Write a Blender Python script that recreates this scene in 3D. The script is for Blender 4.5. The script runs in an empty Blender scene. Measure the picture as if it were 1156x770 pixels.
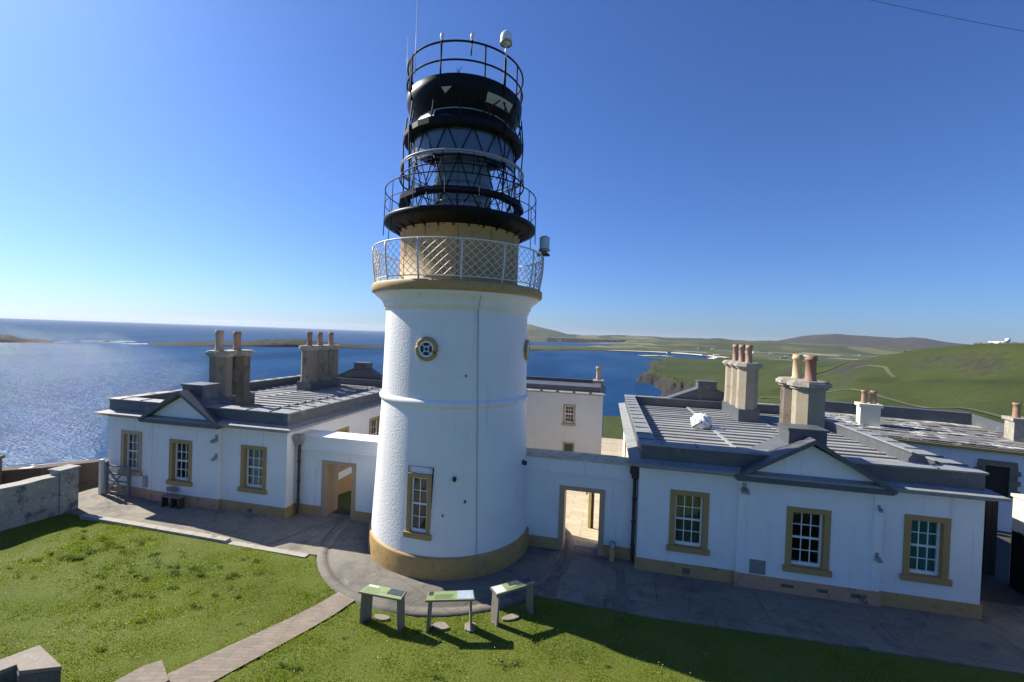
import bpy, math, random
import numpy as np
from mathutils import Vector, Matrix
random.seed(7); rng = np.random.default_rng(7)
PI = math.pi
sc = bpy.context.scene
COL = sc.collection

# ------------------------------------------------------------------ helpers
class MB:
    """collects faces, builds ONE mesh object"""
    def __init__(s): s.v=[]; s.f=[]; s.m=[]; s.sm=[]
    def add(s, vs, fs, mi=0, smooth=False):
        o=len(s.v); s.v.extend([tuple(v) for v in vs])
        for f in fs:
            s.f.append(tuple(o+i for i in f)); s.m.append(mi); s.sm.append(smooth)
    def box(s, x0,x1,y0,y1,z0,z1, mi=0, rz=0, c=None):
        vs=[(x,y,z) for z in (z0,z1) for y in (y0,y1) for x in (x0,x1)]
        if rz:
            c=c or ((x0+x1)/2,(y0+y1)/2); ca,sa=math.cos(rz),math.sin(rz)
            vs=[(c[0]+(x-c[0])*ca-(y-c[1])*sa, c[1]+(x-c[0])*sa+(y-c[1])*ca, z) for x,y,z in vs]
        s.add(vs,[(0,2,3,1),(4,5,7,6),(0,1,5,4),(2,6,7,3),(1,3,7,5),(0,4,6,2)],mi); return s
    def quad(s,a,b,c,d,mi=0): s.add([a,b,c,d],[(0,1,2,3)],mi); return s
    def prism(s, poly, vec, mi=0):
        """extrude a planar polygon (3d points) along vec"""
        n=len(poly); vec=Vector(vec)
        vs=[Vector(p) for p in poly]+[Vector(p)+vec for p in poly]
        s.add(vs,[tuple(range(n))[::-1],tuple(range(n,2*n))]+[(i,(i+1)%n,n+(i+1)%n,n+i) for i in range(n)],mi); return s
    def tube(s, pts, r, n=6, closed=False, mi=0):
        pts=[Vector(p) for p in pts]; N=len(pts); vs=[]; fs=[]
        rr=r if isinstance(r,(list,tuple)) else [r]*N
        for i,p in enumerate(pts):
            if closed: d=pts[(i+1)%N]-pts[i-1]
            else: d=pts[min(i+1,N-1)]-pts[max(i-1,0)]
            d.normalize(); up=Vector((0,0,1)) if abs(d.z)<.95 else Vector((1,0,0))
            a=d.cross(up).normalized(); b=a.cross(d)
            for k in range(n):
                t=2*PI*k/n; vs.append(p+(a*math.cos(t)+b*math.sin(t))*rr[i])
        for i in range(N if closed else N-1):
            j=(i+1)%N
            for k in range(n):
                l=(k+1)%n; fs.append((i*n+k,i*n+l,j*n+l,j*n+k))
        if not closed: fs+= [tuple(range(n))[::-1], tuple((N-1)*n+k for k in range(n))]
        s.add(vs,fs,mi,n>4); return s
    def lathe(s, prof, c=(0,0), n=64, mi=0, smooth=True, a0=0, a1=2*PI, jit=None):
        full=abs(a1-a0-2*PI)<1e-6; m=n if full else n+1; vs=[]; fs=[]
        for r,z in prof:
            for k in range(m):
                t=a0+(a1-a0)*k/n; vs.append((c[0]+r*math.sin(t), c[1]-r*math.cos(t), z))
        for i in range(len(prof)-1):
            for k in range(n):
                l=(k+1)%m; fs.append((i*m+k,i*m+l,(i+1)*m+l,(i+1)*m+k))
        s.add(vs,fs,mi,smooth); return s
    def build(s, name, mats, parent=None, loc=None):
        me=bpy.data.meshes.new(name); me.from_pydata(s.v,[],s.f)
        mats=mats if isinstance(mats,(list,tuple)) else [mats]
        for m in mats: me.materials.append(m)
        me.polygons.foreach_set('material_index',s.m); me.polygons.foreach_set('use_smooth',s.sm); me.update()
        o=bpy.data.objects.new(name,me); COL.objects.link(o)
        if parent: o.parent=parent; o.matrix_parent_inverse=Matrix.Translation(-world_loc(parent))
        return o
def world_loc(o):
    v=Vector(o.location) if o.type=='EMPTY' else Vector((0,0,0))
    return v
def npmesh(name, V, F, mat, smooth=True):
    me=bpy.data.meshes.new(name); V=np.asarray(V,np.float32); F=np.asarray(F,np.int32); k=F.shape[1]
    me.vertices.add(len(V)); me.vertices.foreach_set('co',V.ravel())
    me.loops.add(F.size); me.loops.foreach_set('vertex_index',F.ravel())
    me.polygons.add(len(F)); me.polygons.foreach_set('loop_start',np.arange(len(F),dtype=np.int32)*k)
    try: me.polygons.foreach_set('loop_total',np.full(len(F),k,np.int32))
    except Exception: pass
    me.polygons.foreach_set('use_smooth',np.full(len(F),smooth)); me.update(calc_edges=True); me.validate()
    me.materials.append(mat); o=bpy.data.objects.new(name,me); COL.objects.link(o); return o
def tag(o,label=None,cat=None,group=None,kind=None):
    if label: o['label']=label
    if cat: o['category']=cat
    if group: o['group']=group
    if kind: o['kind']=kind
    return o
def empty(name, loc, label, cat, group=None):
    o=bpy.data.objects.new(name,None); COL.objects.link(o); o.location=loc; o.empty_display_size=.3
    return tag(o,label,cat,group)
def grid_faces(nx,ny):
    i=np.arange(nx-1)[:,None]; j=np.arange(ny-1)[None,:]; a=(i*ny+j).ravel()
    return np.stack([a,a+ny,a+ny+1,a+1],1)
# smooth value noise for terrain (numpy)
class VN:
    def __init__(s,seed): s.t=np.random.default_rng(seed).random((256,256))
    def __call__(s,x,y):
        xi=np.floor(x).astype(int); yi=np.floor(y).astype(int); fx=x-xi; fy=y-yi
        fx=fx*fx*(3-2*fx); fy=fy*fy*(3-2*fy); g=lambda a,b: s.t[a%256,b%256]
        return (g(xi,yi)*(1-fx)+g(xi+1,yi)*fx)*(1-fy)+(g(xi,yi+1)*(1-fx)+g(xi+1,yi+1)*fx)*fy-.5
vn=VN(3)
def fbm(x,y,o=4):
    r=0; a=1.
    for k in range(o): r=r+a*vn(x*2**k+17*k,y*2**k+31*k); a*=.5
    return r

# ------------------------------------------------------------------ materials
def nmat(name):
    m=bpy.data.materials.new(name); m.use_nodes=True; nt=m.node_tree; nt.nodes.clear()
    out=nt.nodes.new('ShaderNodeOutputMaterial'); b=nt.nodes.new('ShaderNodeBsdfPrincipled')
    nt.links.new(b.outputs[0],out.inputs[0]); return m,nt,b,out
def coords(nt, stretch=(1,1,1)):
    g=nt.nodes.new('ShaderNodeNewGeometry'); mp=nt.nodes.new('ShaderNodeMapping'); mp.inputs['Scale'].default_value=stretch
    nt.links.new(g.outputs['Position'],mp.inputs[0]); return mp.outputs[0]
def noise(nt, vec, scale, detail=4, rough=.55):
    n=nt.nodes.new('ShaderNodeTexNoise'); n.inputs['Scale'].default_value=scale; n.inputs['Detail'].default_value=detail
    n.inputs['Roughness'].default_value=rough; nt.links.new(vec,n.inputs['Vector']); return n.outputs['Fac']
def ramp(nt, fac, stops):
    r=nt.nodes.new('ShaderNodeValToRGB'); e=r.color_ramp.elements
    while len(e)<len(stops): e.new(.5)
    for q,(p,c) in zip(e,stops): q.position=p; q.color=(*c,1) if len(c)==3 else c
    nt.links.new(fac,r.inputs[0]); return r.outputs[0]
def mix(nt, fac, a, b, mode='MIX'):
    m=nt.nodes.new('ShaderNodeMix'); m.data_type='RGBA'; m.blend_type=mode
    for sock,val in ((m.inputs[0],fac),(m.inputs[6],a),(m.inputs[7],b)):
        if isinstance(val,(int,float)): sock.default_value=val
        elif isinstance(val,tuple): sock.default_value=(*val,1) if len(val)==3 else val
        else: nt.links.new(val,sock)
    return m.outputs[2]
def bump(nt, b, h, strength, dist):
    n=nt.nodes.new('ShaderNodeBump'); n.inputs['Strength'].default_value=strength; n.inputs['Distance'].default_value=dist
    nt.links.new(h,n.inputs['Height']); nt.links.new(n.outputs[0],b.inputs['Normal']); return n
def sc3(c,k): return tuple(min(1,max(0,x*k)) for x in c)
def pmat(name, col, rough=.8, var=.18, scale=2.5, bs=0, bscale=40, bdist=.01, metallic=0, col2=None, spots=None, stretch=(1,1,1), spec=.5):
    m,nt,b,out=nmat(name); v=coords(nt,stretch)
    f=noise(nt,v,scale,5); c=ramp(nt,f,[(.3,sc3(col,1-var)),(.7,col2 or sc3(col,1+var))])
    f2=noise(nt,v,scale*7,4); c=mix(nt,.5,c,ramp(nt,f2,[(.3,sc3(col,1-var*.8)),(.7,sc3(col,1+var*.8))]))
    if spots:
        for sccol,ssc,lo,hi in spots:
            s_=ramp(nt,noise(nt,v,ssc,3,.6),[(lo,(0,0,0)),(hi,(1,1,1))]); c=mix(nt,s_,c,sccol)
    nt.links.new(c,b.inputs['Base Color']); b.inputs['Roughness'].default_value=rough; b.inputs['Metallic'].default_value=metallic
    b.inputs['Specular IOR Level'].default_value=spec
    if bs: bump(nt,b,noise(nt,v,bscale,4,.6),bs,bdist)
    return m
M={}
def white_mat(name, bs, bscale, bdist, dirt=(.42,.40,.33), lo=.60, base=(.80,.80,.78)):
    m,nt,b,out=nmat(name); v=coords(nt)
    c=ramp(nt,noise(nt,v,1.1,5),[(.3,sc3(base,.93)),(.7,base)])
    vs=coords(nt,(3.2,3.2,.22)); st=ramp(nt,noise(nt,vs,1.6,5,.65),[(lo,(0,0,0)),(lo+.22,(.55,.55,.55))])
    c=mix(nt,st,c,dirt)
    sp=ramp(nt,noise(nt,v,9,4,.7),[(.66,(0,0,0)),(.76,(.45,.45,.45))]); c=mix(nt,sp,c,sc3(dirt,.9))
    nt.links.new(c,b.inputs['Base Color']); b.inputs['Roughness'].default_value=.75
    bump(nt,b,noise(nt,v,bscale,5,.6),bs,bdist); return m
M['wall']=white_mat('white_render',.5,24,.012,lo=.575)
M['tower']=white_mat('white_roughcast',.6,17,.026,lo=.60)
M['backwall']=white_mat('old_white_render',.5,28,.012,lo=.56,base=(.50,.53,.54))
M['ochre']=pmat('ochre_paint',(.42,.27,.095),.65,.12,2,.3,50,.006,spots=[((.26,.19,.10),5,.56,.72),((.15,.11,.07),9,.64,.74)])
M['plinth_tan']=pmat('tan_plinth_paint',(.43,.275,.115),.7,.15,2,.4,30,.01,spots=[((.2,.15,.1),4,.6,.72)])
M['plinth_pink']=pmat('pinkish_plinth_paint',(.48,.28,.17),.7,.15,2,.4,30,.01,spots=[((.16,.13,.11),3,.6,.68)])
M['surround']=pmat('ochre_stone_surround',(.37,.245,.095),.7,.13,3,.3,40,.006)
M['surround_pink']=pmat('buff_stone_surround',(.45,.31,.19),.7,.13,3,.3,40,.006)
M['sash']=pmat('white_sash_paint',(.78,.78,.75),.45,.05,5)
M['lead']=pmat('lead_sheet',(.085,.092,.10),.5,.25,1.6,.25,14,.01,spots=[((.16,.165,.17),2.2,.58,.78)])
M['cap_lead']=pmat('weathered_lead_cap',(.24,.25,.25),.6,.2,2.2,.3,14,.01,spots=[((.13,.14,.15),2.5,.56,.72)])  # paler than the lead faces: weathering plus sunlight put into the colour
M['roof']=pmat('weathered_lead_roof',(.29,.295,.29),.75,.25,1.2,.3,10,.012,stretch=(.5,2,1),spots=[((.17,.175,.18),2,.58,.75)])
M['slate_slab']=pmat('grey_stone_slab',(.25,.255,.25),.75,.25,1.8,.5,25,.01,spots=[((.42,.42,.40),4,.6,.75)])
M['slab_roof']=pmat('lichened_slab_roof',(.16,.16,.15),.8,.3,2.2,.5,25,.01,spots=[((.55,.54,.50),1.7,.55,.62)],stretch=(1,1.6,1))
M['stone']=pmat('sandstone_chimney',(.31,.265,.19),.85,.18,2.5,.6,30,.015,spots=[((.15,.13,.105),3,.60,.74),((.40,.36,.27),7,.6,.75)],stretch=(1,1,.7))
M['stone_mid']=pmat('grey_sandstone',(.20,.175,.13),.85,.22,2.5,.6,30,.015,spots=[((.09,.08,.065),3,.56,.72)],stretch=(1,1,.7))
M['stone_dark']=pmat('sooty_stone',(.15,.125,.095),.9,.35,2.5,.6,30,.015,spots=[((.05,.045,.04),3,.5,.7)],stretch=(1,1,.7))
M['cap']=pmat('stone_cap',(.30,.27,.22),.85,.3,4,.6,30,.015,spots=[((.5,.47,.40),6,.55,.7)])
M['pot_red']=pmat('terracotta_red',(.28,.15,.10),.7,.2,5,.2,40,.005)
M['pot_buff']=pmat('buff_clay',(.52,.40,.22),.7,.15,5,.2,40,.005)
M['pot_orange']=pmat('terracotta_orange',(.31,.195,.13),.7,.2,5,.2,40,.005)
M['pot_grey']=pmat('weathered_clay',(.40,.30,.22),.7,.2,5,.2,40,.005)
M['black']=pmat('black_gloss_paint',(.008,.009,.011),.42,.3,5,.15,30,.004,spec=.12,spots=[((.03,.025,.022),9,.66,.72)])
M['black_matt']=pmat('black_iron',(.010,.011,.014),.65,.3,5,spec=.2)
M['grey_rail']=pmat('grey_rail_paint',(.30,.31,.32),.5,.15,5)
M['white_rail']=pmat('white_iron_paint',(.62,.62,.60),.5,.12,5,spots=[((.38,.33,.26),14,.64,.74)])
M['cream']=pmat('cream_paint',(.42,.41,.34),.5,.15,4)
M['blackout']=pmat('dark_blue_blind',(.035,.055,.085),.25,.2,2)
M['rust']=pmat('brown_iron_pipe',(.045,.03,.025),.6,.4,8)
M['galv']=pmat('galvanised_metal',(.32,.33,.34),.45,.15,8,metallic=.6)
M['dome_white']=pmat('white_plastic',(.75,.75,.73),.4,.05,4)
M['timber_dark']=pmat('dark_timber',(.028,.022,.018),.8,.35,4,.4,40,.008,stretch=(4,4,.6))
M['gate_grey']=pmat('blue_grey_gate_paint',(.15,.17,.18),.7,.2,5)
M['tar']=pmat('tarred_timber',(.012,.012,.013),.8,.4,5,spec=.15)  # near-black for the boards that stand in for shade
M['gravel']=pmat('dark_gravel',(.055,.052,.048),.95,.35,3,.7,40,.015)  # dark tone carries the shade on the side ground
M['timber_grey']=pmat('weathered_grey_timber',(.20,.18,.145),.8,.25,5,.4,40,.006,stretch=(4,4,.8))
M['yellow']=pmat('yellow_paint',(.66,.58,.20),.5,.1,6)
M['green_door']=pmat('green_door_paint',(.012,.06,.025),.45,.15,5)
M['concrete']=pmat('worn_concrete',(.21,.19,.15),.85,.25,.55,.35,35,.006,spots=[((.12,.11,.095),.7,.52,.66),((.28,.26,.215),2.3,.60,.74)])
M['apron']=pmat('apron_concrete',(.175,.16,.13),.85,.2,.8,.35,35,.006,spots=[((.11,.105,.09),.9,.52,.66),((.24,.22,.18),2.6,.60,.72)])
M['kerb']=pmat('pale_kerb_stone',(.36,.335,.28),.85,.25,3,.5,30,.01,spots=[((.16,.16,.12),3,.56,.7)])
M['wallstone']=pmat('lichen_rendered_wall',(.34,.335,.30),.9,.3,1.3,.7,18,.02,spots=[((.13,.13,.12),2.6,.52,.66),((.48,.47,.43),5,.58,.72)])
M['darkstone']=pmat('dark_drystone',(.085,.065,.05),.9,.4,4,.9,14,.04)
M['rubble']=pmat('sandy_rubble_coping',(.60,.50,.33),.9,.3,4,.8,16,.03,spots=[((.2,.17,.13),6,.56,.7)])
M['pierstone']=pmat('grey_pier_slab',(.24,.20,.155),.8,.25,3,.4,35,.008,spots=[((.25,.17,.08),4,.6,.7),((.28,.27,.25),7,.58,.7)])
M['flag_rock']=pmat('pale_slab',(.24,.215,.165),.9,.2,4,.5,30,.01)
M['cloth']=pmat('white_cloth',(.75,.75,.74),.9,.08,4)
M['white_block']=white_mat('cream_render',.3,28,.01,base=(.70,.66,.52))
M['cable']=pmat('black_cable',(.02,.02,.022),.6,.1,5)

def cracked(mat, jw=2.6, jh=1.9, rot=.02, crack=.55):
    nt=mat.node_tree; b=[n for n in nt.nodes if n.type=='BSDF_PRINCIPLED'][0]; src=b.inputs['Base Color'].links[0].from_socket; v=coords(nt)
    mp=nt.nodes.new('ShaderNodeMapping'); mp.inputs['Rotation'].default_value=(0,0,rot); nt.links.new(v,mp.inputs[0])
    bt=nt.nodes.new('ShaderNodeTexBrick'); nt.links.new(mp.outputs[0],bt.inputs['Vector']); bt.inputs['Scale'].default_value=1; bt.inputs['Brick Width'].default_value=jw; bt.inputs['Row Height'].default_value=jh; bt.inputs['Mortar Size'].default_value=.012; bt.inputs['Mortar Smooth'].default_value=.3
    bt.inputs['Color1'].default_value=(.90,.90,.90,1); bt.inputs['Color2'].default_value=(1.1,1.08,1.05,1); bt.inputs['Mortar'].default_value=(.55,.53,.5,1)
    c=mix(nt,1.,src,bt.outputs[0],'MULTIPLY')
    nz=nt.nodes.new('ShaderNodeTexNoise'); nz.inputs['Scale'].default_value=1.3; nz.inputs['Detail'].default_value=5; nt.links.new(v,nz.inputs['Vector'])
    wv=mix(nt,.35,v,nz.outputs['Color'],'ADD'); vo=nt.nodes.new('ShaderNodeTexVoronoi'); vo.feature='DISTANCE_TO_EDGE'; vo.inputs['Scale'].default_value=crack; nt.links.new(wv,vo.inputs['Vector'])
    k=ramp(nt,vo.outputs['Distance'],[(.0,(.7,.7,.7)),(.005,(0,0,0))]); c=mix(nt,k,c,mix(nt,1.,src,(.55,.53,.5),'MULTIPLY'))
    st=ramp(nt,noise(nt,v,3.5,6,.7),[(.56,(1,1,1)),(.68,(.72,.71,.68))]); c=mix(nt,1.,c,st,'MULTIPLY'); nt.links.new(c,b.inputs['Base Color'])
cracked(M['concrete'],crack=.3); cracked(M['apron'],1.9,2.3,.5,.35)
def paving_mat(name,col,bw,bh,mortar,rot=0,bump_s=.4,mcol=None,var=.25):
    m,nt,b,out=nmat(name); v=coords(nt); mp=nt.nodes.new('ShaderNodeMapping'); mp.inputs['Rotation'].default_value=(0,0,rot); nt.links.new(v,mp.inputs[0])
    bt=nt.nodes.new('ShaderNodeTexBrick'); nt.links.new(mp.outputs[0],bt.inputs['Vector'])
    bt.inputs['Scale'].default_value=1; bt.inputs['Brick Width'].default_value=bw; bt.inputs['Row Height'].default_value=bh; bt.inputs['Mortar Size'].default_value=mortar
    bt.inputs['Color1'].default_value=(*sc3(col,1-var),1); bt.inputs['Color2'].default_value=(*sc3(col,1+var),1); bt.inputs['Mortar'].default_value=(*(mcol or sc3(col,.45)),1); bt.inputs['Bias'].default_value=0
    bt.offset=.45; bt.squash=1.2
    f=noise(nt,v,5,5,.65); c=mix(nt,.55,bt.outputs[0],ramp(nt,f,[(.3,sc3(col,.7)),(.7,sc3(col,1.25))]))
    nt.links.new(c,b.inputs['Base Color']); b.inputs['Roughness'].default_value=.88
    bn=bump(nt,b,noise(nt,v,30,4),bump_s,.012); return m
M['flags']=paving_mat('flagstone_yard',(.44,.37,.25),1.15,.62,.018)
M['brick']=paving_mat('brick_paving',(.23,.19,.145),.30,.10,.010,rot=-.31,mcol=(.13,.105,.075),var=.25)

def grass_mat(name, dark, mid, light, scale=1., fine=18, dry=(.16,.14,.06)):
    m,nt,b,out=nmat(name); v=coords(nt)
    c=ramp(nt,noise(nt,v,.45*scale,6,.6),[(.30,dark),(.5,mid),(.72,light)])
    c2=ramp(nt,noise(nt,v,fine*scale,4,.7),[(.3,dark),(.55,mid),(.8,light)]); c=mix(nt,.5,c,c2)
    d=ramp(nt,noise(nt,v,.8*scale,5,.7),[(.60,(0,0,0)),(.74,(.65,.65,.65))]); c=mix(nt,d,c,dry)
    nt.links.new(c,b.inputs['Base Color']); b.inputs['Roughness'].default_value=.9; b.inputs['Specular IOR Level'].default_value=.2
    bump(nt,b,noise(nt,v,fine*1.2*scale,5,.7),.8,.05/scale**.5); return m
M['lawn']=grass_mat('lawn_turf',(.065,.09,.012),(.115,.145,.02),(.17,.19,.036))
M['turf']=grass_mat('rough_turf',(.05,.065,.02),(.085,.10,.03),(.13,.13,.05),.6)
def blade_mat(name, cols):
    m,nt,b,out=nmat(name); v=coords(nt)
    c=ramp(nt,noise(nt,v,.6,5,.65),[(.3,cols[0]),(.5,cols[1]),(.72,cols[2])])
    c=mix(nt,.55,c,ramp(nt,noise(nt,v,14,3,.7),[(.3,cols[0]),(.5,cols[1]),(.7,cols[2])]))
    dr=ramp(nt,noise(nt,v,.75,6,.68),[(.55,(0,0,0)),(.70,(.75,.75,.75))]); c=mix(nt,dr,c,(.30,.27,.11))
    dk=ramp(nt,noise(nt,coords(nt,(1,1.3,1)),1.9,5,.7),[(.56,(0,0,0)),(.70,(.6,.6,.6))]); c=mix(nt,dk,c,sc3(cols[0],.75))
    nt.links.new(c,b.inputs['Base Color']); b.inputs['Roughness'].default_value=.6; b.inputs['Specular IOR Level'].default_value=.25
    tr=nt.nodes.new('ShaderNodeBsdfTranslucent'); nt.links.new(mix(nt,1.,c,(1.1,1.15,.6),'MULTIPLY'),tr.inputs[0])
    ms=nt.nodes.new('ShaderNodeMixShader'); ms.inputs[0].default_value=.35; nt.links.new(b.outputs[0],ms.inputs[1]); nt.links.new(tr.outputs[0],ms.inputs[2]); nt.links.new(ms.outputs[0],out.inputs[0])
    return m
M['blade']=blade_mat('grass_blades',[(.13,.18,.016),(.22,.28,.023),(.31,.345,.055)])
M['weed']=blade_mat('weed_leaves',[(.09,.135,.03),(.13,.175,.045),(.17,.21,.07)])
M['petal']=pmat('daisy_petal',(.7,.7,.62),.7,.05)

def land_mat(name, dark, mid, light, rock, s=.004, fields=0, rockn=(.80,.93)):
    m,nt,b,out=nmat(name); v=coords(nt)
    c=ramp(nt,noise(nt,v,s,6,.62),[(.32,dark),(.5,mid),(.68,light)])
    c=mix(nt,.4,c,ramp(nt,noise(nt,v,s*14,5,.7),[(.3,dark),(.5,mid),(.7,light)]))
    c=mix(nt,.45,c,ramp(nt,noise(nt,coords(nt,(1,1,2.5)),s*55,6,.8),[(.34,sc3(dark,.8)),(.5,mid),(.66,sc3(light,1.25))]))
    if not fields: c=mix(nt,ramp(nt,noise(nt,v,s*30,3,.6),[(.66,(0,0,0)),(.72,(.6,.6,.6))]),c,sc3(light,1.9))
    if fields:
        vo=nt.nodes.new('ShaderNodeTexVoronoi'); mp=nt.nodes.new('ShaderNodeMapping'); mp.inputs['Scale'].default_value=(1,.55,0); mp.inputs['Rotation'].default_value=(0,0,.4)
        nt.links.new(v,mp.inputs[0]); nt.links.new(mp.outputs[0],vo.inputs['Vector']); vo.inputs['Scale'].default_value=fields; vo.distance='MANHATTAN'
        sp=nt.nodes.new('ShaderNodeSeparateColor'); nt.links.new(vo.outputs['Color'],sp.inputs[0])
        c=mix(nt,.55,c,ramp(nt,sp.outputs[0],[(0,sc3(dark,.9)),(.45,mid),(.8,light),(1,(.26,.24,.13))]))
    g=nt.nodes.new('ShaderNodeNewGeometry'); sx=nt.nodes.new('ShaderNodeSeparateXYZ'); nt.links.new(g.outputs['Normal'],sx.inputs[0])
    ad=nt.nodes.new('ShaderNodeMath'); ad.operation='ADD'; nt.links.new(sx.outputs[2],ad.inputs[0])
    mu=nt.nodes.new('ShaderNodeMath'); mu.operation='MULTIPLY_ADD'; nt.links.new(noise(nt,v,s*12,4),mu.inputs[0]); mu.inputs[1].default_value=.18; mu.inputs[2].default_value=-.09; nt.links.new(mu.outputs[0],ad.inputs[1])
    k=ramp(nt,ad.outputs[0],[(rockn[0],(1,1,1)),(rockn[1],(0,0,0))])
    rk=ramp(nt,noise(nt,v,s*25,5,.7),[(.3,sc3(rock,.5)),(.7,sc3(rock,1.5))]); c=mix(nt,k,c,rk)
    nt.links.new(c,b.inputs['Base Color']); b.inputs['Roughness'].default_value=.95; b.inputs['Specular IOR Level'].default_value=.1
    bump(nt,b,noise(nt,v,s*30,6,.75),.9,.5/(s*120)); return m
M['headland']=land_mat('headland_pasture',(.028,.040,.012),(.044,.060,.017),(.068,.078,.027),(.040,.037,.034),.012,rockn=(.82,.93))
M['plain']=land_mat('field_pasture',(.032,.046,.016),(.055,.068,.024),(.11,.11,.048),(.05,.047,.042),.0012,fields=.0028)
M['fells']=land_mat('moorland',(.028,.026,.02),(.042,.036,.025),(.06,.048,.034),(.1,.09,.07),.0009,rockn=(.6,.75))
M['greenfells']=land_mat('green_hillside',(.032,.044,.020),(.050,.060,.025),(.085,.085,.038),(.1,.09,.07),.0012,fields=.0016,rockn=(.6,.75))
M['isle']=land_mat('island_turf',(.018,.022,.014),(.030,.032,.020),(.044,.043,.028),(.032,.030,.028),.012,rockn=(.85,.95))
M['sand']=pmat('white_sand',(.62,.58,.48),.9,.08,.01)
M['tarmac']=pmat('pale_tarmac',(.34,.34,.33),.85,.12,.01)
M['track']=pmat('pale_track',(.075,.078,.036),.9,.2,.1)

# sea
def sea_mat():
    m,nt,b,out=nmat('sea_water'); v=coords(nt,(1,1.6,1))
    c=ramp(nt,noise(nt,coords(nt,(1,.35,1)),.004,5,.6),[(.35,(.006,.043,.125)),(.68,(.018,.078,.19))])
    nt.links.new(c,b.inputs['Base Color']); b.inputs['Roughness'].default_value=.045; b.inputs['IOR'].default_value=1.33; b.inputs['Specular IOR Level'].default_value=.13
    ht=None
    for s_,a in ((.03,3.2),(.10,2.1),(.33,1.5)):
        n=noise(nt,v,s_,2,.45); q=nt.nodes.new('ShaderNodeMath'); q.operation='MULTIPLY'; q.inputs[1].default_value=a; nt.links.new(n,q.inputs[0])
        if ht is None: ht=q.outputs[0]
        else:
            ad=nt.nodes.new('ShaderNodeMath'); ad.operation='ADD'; nt.links.new(ht,ad.inputs[0]); nt.links.new(q.outputs[0],ad.inputs[1]); ht=ad.outputs[0]
    bn=bump(nt,b,ht,1.,1.0)
    df=nt.nodes.new('ShaderNodeBsdfDiffuse'); nt.links.new(c,df.inputs[0]); nt.links.new(bn.outputs[0],df.inputs['Normal'])
    gl=nt.nodes.new('ShaderNodeBsdfGlossy'); gl.inputs['Roughness'].default_value=.06; nt.links.new(bn.outputs[0],gl.inputs['Normal'])
    lw=nt.nodes.new('ShaderNodeLayerWeight'); lw.inputs[0].default_value=.5; nt.links.new(bn.outputs[0],lw.inputs['Normal'])
    pw=nt.nodes.new('ShaderNodeMath'); pw.operation='POWER'; pw.inputs[1].default_value=4.; nt.links.new(lw.outputs['Facing'],pw.inputs[0])
    ma=nt.nodes.new('ShaderNodeMath'); ma.operation='MULTIPLY_ADD'; ma.inputs[1].default_value=.15; ma.inputs[2].default_value=.03; nt.links.new(pw.outputs[0],ma.inputs[0])
    ms=nt.nodes.new('ShaderNodeMixShader'); nt.links.new(ma.outputs[0],ms.inputs[0]); nt.links.new(df.outputs[0],ms.inputs[1]); nt.links.new(gl.outputs[0],ms.inputs[2]); nt.links.new(ms.outputs[0],out.inputs[0]); nt.nodes.remove(b); return m
M['sea']=sea_mat()
def glass_mat(name, tint=(.9,.95,.95), refl=.10, col=(1,1,1)):
    m=bpy.data.materials.new(name); m.use_nodes=True; nt=m.node_tree; nt.nodes.clear(); out=nt.nodes.new('ShaderNodeOutputMaterial')
    t=nt.nodes.new('ShaderNodeBsdfTransparent'); t.inputs[0].default_value=(*tint,1); g=nt.nodes.new('ShaderNodeBsdfGlossy'); g.inputs['Roughness'].default_value=.03; g.inputs[0].default_value=(*col,1)
    fr=nt.nodes.new('ShaderNodeLayerWeight'); fr.inputs[0].default_value=.5; ms=nt.nodes.new('ShaderNodeMixShader')
    pw=nt.nodes.new('ShaderNodeMath'); pw.operation='POWER'; pw.inputs[1].default_value=4.; nt.links.new(fr.outputs['Facing'],pw.inputs[0])
    mm=nt.nodes.new('ShaderNodeMath'); mm.operation='MULTIPLY_ADD'; mm.inputs[1].default_value=.75; mm.inputs[2].default_value=.04+refl*.4; nt.links.new(pw.outputs[0],mm.inputs[0])
    nt.links.new(mm.outputs[0],ms.inputs[0]); nt.links.new(t.outputs[0],ms.inputs[1]); nt.links.new(g.outputs[0],ms.inputs[2]); nt.links.new(ms.outputs[0],out.inputs[0]); return m
M['glass']=glass_mat('window_glass',(.75,.8,.8)); M['lantern_glass']=glass_mat('lantern_glass',(.93,.95,.97),.05)
m,nt,b,out=nmat('prism_glass'); b.inputs['Base Color'].default_value=(.34,.44,.48,1); b.inputs['Roughness'].default_value=.12; b.inputs['Metallic'].default_value=.25; b.inputs['Specular IOR Level'].default_value=.9; M['lens']=m
def curtain_mat(name,col):
    return pmat(name,col,.9,.2,3,.6,8,.03,stretch=(3,3,.2))
M['c_teal']=curtain_mat('teal_curtain',(.05,.30,.24)); M['c_olive']=curtain_mat('olive_blind',(.14,.17,.10)); M['c_net']=curtain_mat('net_curtain',(.42,.45,.44)); M['c_dark']=curtain_mat('dark_blind',(.02,.022,.035)); M['c_pink']=curtain_mat('pinkish_curtain',(.36,.30,.32))
M['p_green']=pmat('pale_green_print',(.29,.37,.15),.35,.12,6); M['p_photo']=pmat('dark_photo_print',(.06,.07,.075),.35,.6,14); M['p_sky']=pmat('pale_photo_print',(.42,.50,.55),.35,.3,9); M['p_white']=pmat('white_print',(.72,.74,.68),.4,.08,8); M['p_text']=pmat('dark_text_print',(.08,.1,.06),.5,.2,8)

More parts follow.
